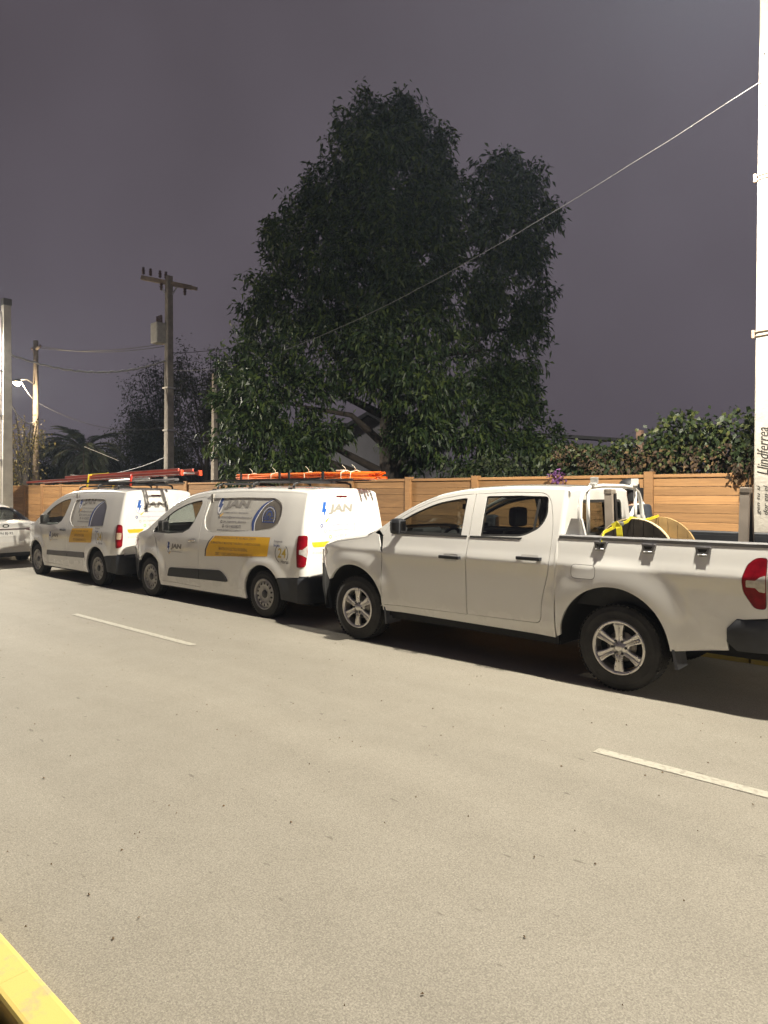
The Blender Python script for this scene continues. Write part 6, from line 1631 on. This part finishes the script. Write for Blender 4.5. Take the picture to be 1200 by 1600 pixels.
# ---------------------------------------------------------------- background trees on the left
def dark_tree(label, px, d, top, wpx, seed, lm, dens=6, L=0.2, group='dark trees beyond the fence', lo=745):
    r_ = np.random.RandomState(seed); p = at(px, d); t = thing('background_tree', label, 'tree', (p.x, p.y, 0), 0, group)
    k = d / FPX; H_ = EYE + (770 - top) * k; lbs = []
    for i in range(16):
        zt_ = r_.uniform(0.32, 0.95); w_ = wpx * k * (1.05 - 0.55 * zt_) * 0.5
        o_ = r_.uniform(-1, 1) * w_ * 1.1; dd = r_.uniform(-1, 1) * w_ * 0.7
        q = o_ * RV + dd * FV; lbs.append(((q[0], q[1], H_ * zt_), w_ * 0.62, w_ * 0.6, H_ * 0.13))
    tips, outs = lobe_clusters(lbs, dens, r_, inner=0.35, shell=(0.6, 1.25), back=0.5); b_, d_ = tuft(tips, outs, 6, r_, 0.22, 0.25, 0.9)
    leaves('crown', b_, d_, L, 0.22, lm, t, r_)
    MB().tube([(0, 0, 0), (0.1, 0, H_ * 0.4), (0, 0.1, H_ * 0.85)], [0.22, 0.16, 0.04], 8).build('trunk', M_bark, t)
    for i in range(14):
        c = lbs[i % 16][0]; a = Vector((0.05, 0, H_ * r_.uniform(0.2, 0.5))); e = Vector(c) + Vector((0, 0, H_ * 0.16))
        MB().tube([a, a.lerp(e, 0.5) + Vector((0, 0, 0.3)), e], [0.09, 0.05, 0.015], 5).build('limb', M_bark, t)
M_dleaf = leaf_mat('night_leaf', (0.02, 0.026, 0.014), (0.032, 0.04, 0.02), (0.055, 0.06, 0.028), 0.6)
dark_tree('tall dark feathery tree between transformer pole and big tree', 322, 46, 562, 110, 4, M_dleaf, 7)
dark_tree('dark bushy tree just behind the transformer pole', 255, 48, 575, 130, 5, M_dleaf, 7)
dark_tree('low dark tree left of the transformer pole', 225, 52, 640, 110, 6, M_dleaf, 6)
dark_tree('low dark tree behind the palm', 120, 56, 690, 170, 7, M_dleaf, 6)
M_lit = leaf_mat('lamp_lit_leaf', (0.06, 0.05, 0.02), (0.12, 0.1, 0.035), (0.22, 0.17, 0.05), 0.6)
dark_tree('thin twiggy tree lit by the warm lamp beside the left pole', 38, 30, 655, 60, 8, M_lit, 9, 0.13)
# palm
p = at(132, 38); palm = thing('palm', 'broad dark palm between left pole and transformer pole', 'palm tree', (p.x, p.y, 0))
MB().tube([(0, 0, 0), (0.1, 0, 2.0), (0, 0, 3.9)], [0.4, 0.34, 0.3], 12).build('trunk', M_bark, palm)
M_frond = leaf_mat('palm_leaflet', (0.022, 0.03, 0.02), (0.035, 0.045, 0.028), (0.05, 0.06, 0.035), 0.55)
rp = np.random.RandomState(2)
for k in range(46):
    az = 2 * PI * k / 46 * 5.0 + rp.uniform(-0.2, 0.2); el = rp.uniform(-0.25, 1.35); Lf = rp.uniform(2.2, 2.9)
    pts = []; q = Vector((0, 0, 3.9)); e = el
    for i in range(12):
        pts.append(q.copy()); q = q + Vector((math.cos(az) * math.cos(e), math.sin(az) * math.cos(e), math.sin(e))) * Lf / 11; e -= 0.13 + 0.05 * (1 - el / 1.4)
    f_ = MB().tube(pts, [0.035 - 0.0025 * i for i in range(12)], 5).build('frond', M_bark, palm)
    base = []; dr = []
    for i in range(1, 11):
        a = pts[i]; tdir = (pts[i + 1] - pts[i - 1]).normalized(); sd_ = tdir.cross(Vector((0, 0, 1)))
        sd_ = sd_.normalized() if sd_.length > 0.01 else Vector((1, 0, 0))
        for j in range(5):
            aa = a.lerp(pts[i + 1], j / 5)
            for sg in (1, -1): base.append(aa[:]); dr.append((tdir * 0.7 + sd_ * sg * 0.75 + Vector((0, 0, -0.12)))[:])
    leaves('leaflets', np.array(base), np.array(dr), 0.5 * np.array([math.sin(0.35 + 2.4 * (i // 10) / 10) for i in range(len(base))]), 0.055, M_frond, f_, rp, droop=0.12)
# ================================================================ BUILDINGS BEYOND THE FENCE
M_hwall = mat('grey_house_wall', (0.2, 0.2, 0.225), 0.85, var=0.12, vscale=1.5)
M_hlight = mat('pale_house_wall', (0.42, 0.42, 0.45), 0.85, var=0.1, vscale=1.5)
M_roof = mat('dark_roof_sheet', (0.035, 0.036, 0.042), 0.6, var=0.2, vscale=4)
M_winlit = mat('lit_window', (0.8, 0.7, 0.5), 0.5, emit=(1.0, 0.75, 0.4), estr=1.6)
# gabled house seen under the tree
p = at(575, 26); hs = thing('gabled_house', 'grey gabled house glimpsed under the big tree', 'house', (p.x, p.y, 0), PI / 2 - THETA)
MB().prism([(-3.2, 0), (3.2, 0), (3.2, 2.7), (0.0, 4.6), (-3.2, 2.7)], 0, 6.0, 'xz').build('wall', M_hwall, hs)
for sd in (1, -1):
    n = Vector((0.51, 0, 0.86)) if sd > 0 else Vector((-0.51, 0, 0.86))
    MB().add([(0, -0.35, 4.64), (sd * 3.5, -0.35, 2.57), (sd * 3.5, 6.3, 2.57), (0, 6.3, 4.64), (0, -0.35, 4.78), (sd * 3.5, -0.35, 2.7), (sd * 3.5, 6.3, 2.7), (0, 6.3, 4.78)],
             [(0, 1, 2, 3), (4, 7, 6, 5), (0, 4, 5, 1), (1, 5, 6, 2), (2, 6, 7, 3), (3, 7, 4, 0)]).build('roof', M_roof, hs)
for i in range(12): MB().box(-3.15, 3.15, -0.02, -0.001, 0.12 + 0.21 * i, 0.30 + 0.21 * i).build('cladding_board', M_hwall, hs)
MB().box(1.2, 2.6, -0.05, -0.022, 1.0, 2.2, 0.01).build('window', M_dkmetal, hs)
MB().box(1.28, 2.52, -0.056, -0.051, 1.08, 2.12).build('pane', M_dglass, hs)
# pale sheet wall / white gable beside it
p = at(548, 30); w2 = thing('pale_house', 'pale house with lit windows behind the grey gabled house', 'house', (p.x, p.y, 0), PI / 2 - THETA)
MB().box(-1.4, 3.5, 0, 5, 0, 4.6).build('wall', M_hlight, w2)
MB().box(-1.7, 3.8, -0.3, 5.3, 4.6, 4.75).build('roof', M_roof, w2)
for z in (2.9, 3.4, 4.0): MB().box(-0.72, -0.55, -0.03, -0.004, z, z + 0.28).build('lit_window', M_winlit, w2)
MB().box(2.0, 2.9, -0.03, -0.004, 2.3, 3.6).build('window', M_dglass, w2)
# dark shed roof to the right
p = at(915, 22); sh_ = thing('dark_shed', 'dark shed with low pitched roof right of the big tree', 'shed', (p.x, p.y, 0), PI / 2 - THETA)
MB().box(-1.8, 3.4, 0, 3, 0, 3.0).build('wall', M_roof, sh_)
MB().add([(-2.0, -0.3, 3.55), (3.6, -0.3, 3.2), (3.6, 3.3, 3.5), (-2.0, 3.3, 3.85), (-2.0, -0.3, 3.65), (3.6, -0.3, 3.3), (3.6, 3.3, 3.6), (-2.0, 3.3, 3.95)],
         [(0, 1, 2, 3), (4, 7, 6, 5), (0, 4, 5, 1), (1, 5, 6, 2), (2, 6, 7, 3), (3, 7, 4, 0)]).build('roof', M_roof, sh_)
MB().box(-1.85, 3.45, -0.02, 0.0, 3.0, 3.22).build('fascia', M_dkmetal, sh_)
p = at(1000, 14.5); ch = tag(MB().box(-0.06, 0.06, -0.06, 0.06, 0, 3.05).build('thin_post', mat('post_brown', (0.16, 0.1, 0.07), 0.9, var=0.3)), 'thin brown post rising behind the hedge', 'chimney'); ch.location = (p.x, p.y, 0)  # slim post standing behind the hedge, no brickwork
# low dark block on the far left, closing the view below the trees
p = at(150, 70); lb = thing('low_building', 'long low dark building far behind the palm', 'building', (p.x, p.y, 0), PI / 2 - THETA)
MB().box(-14, 16, 0, 8, 0, 4.2).build('wall', M_roof, lb)
MB().box(-14.3, 16.3, -0.3, 8.3, 4.2, 4.5).build('roof', M_dkmetal, lb)
for i in range(7): MB().box(-12 + 4 * i, -10.6 + 4 * i, -0.05, -0.002, 1.4, 2.8).build('window', M_dglass, lb)
# red beacon
p = at(233, 60, 686); rb_ = thing('beacon_mast', 'thin mast with a small red light beside the transformer pole', 'mast', (p.x, p.y, 0))
MB().tube([(0, 0, 0), (0, 0, p.z)], 0.05, 6).build('mast', M_dkmetal, rb_)
MB().lathe([(0, 0), (0.1, 0.03), (0.12, 0.12), (0.08, 0.2), (0, 0.22)], 10, 'z', (0, 0, p.z)).build('red_lamp', mat('red_beacon', (0.6, 0.05, 0.05), 0.4, emit=(1, 0.08, 0.06), estr=6), rb_)
# yellow sign plate half hidden at the left edge
p = at(-3, 26, 722); sg = thing('yellow_sign', 'yellow sign plate cut by the left edge behind the concrete pole', 'sign', (p.x, p.y, 0), PI / 2 - THETA)
MB().box(-0.45, 0.25, -0.02, 0.02, 2.3, 3.6, 0.01).build('plate', mat('sign_yellow', (0.75, 0.55, 0.15), 0.5), sg)
MB().tube([(0, 0.03, 0), (0, 0.03, 2.9)], 0.03, 6).build('sign_post', M_galv, sg)
for z in (2.5, 2.8, 3.1, 3.35): MB().box(-0.3, 0.16, -0.024, -0.0205, z, z + 0.08).build('sign_line', M_black, sg)
# ---------------------------------------------------------------- thin haze volume added for the glow and veil near the lamp
hz = MB().box(-420, 120, -160, 420, -1.2, 15.0).build('haze', None)
hz['kind'] = 'stuff'; tag(hz, 'thin haze added over the whole street for the glow round the lamp', 'haze')
hm = bpy.data.materials.new('glow_haze'); hm.use_nodes = True; hn = hm.node_tree.nodes
hn.remove(hn['Principled BSDF']); pv = hn.new('ShaderNodeVolumePrincipled'); pv.inputs['Color'].default_value = (0.62, 0.76, 1.0, 1); pv.inputs['Density'].default_value = 0.0006; pv.inputs['Anisotropy'].default_value = 0.5
hm.node_tree.links.new(pv.outputs[0], hn['Material Output'].inputs['Volume']); hz.data.materials.append(hm)
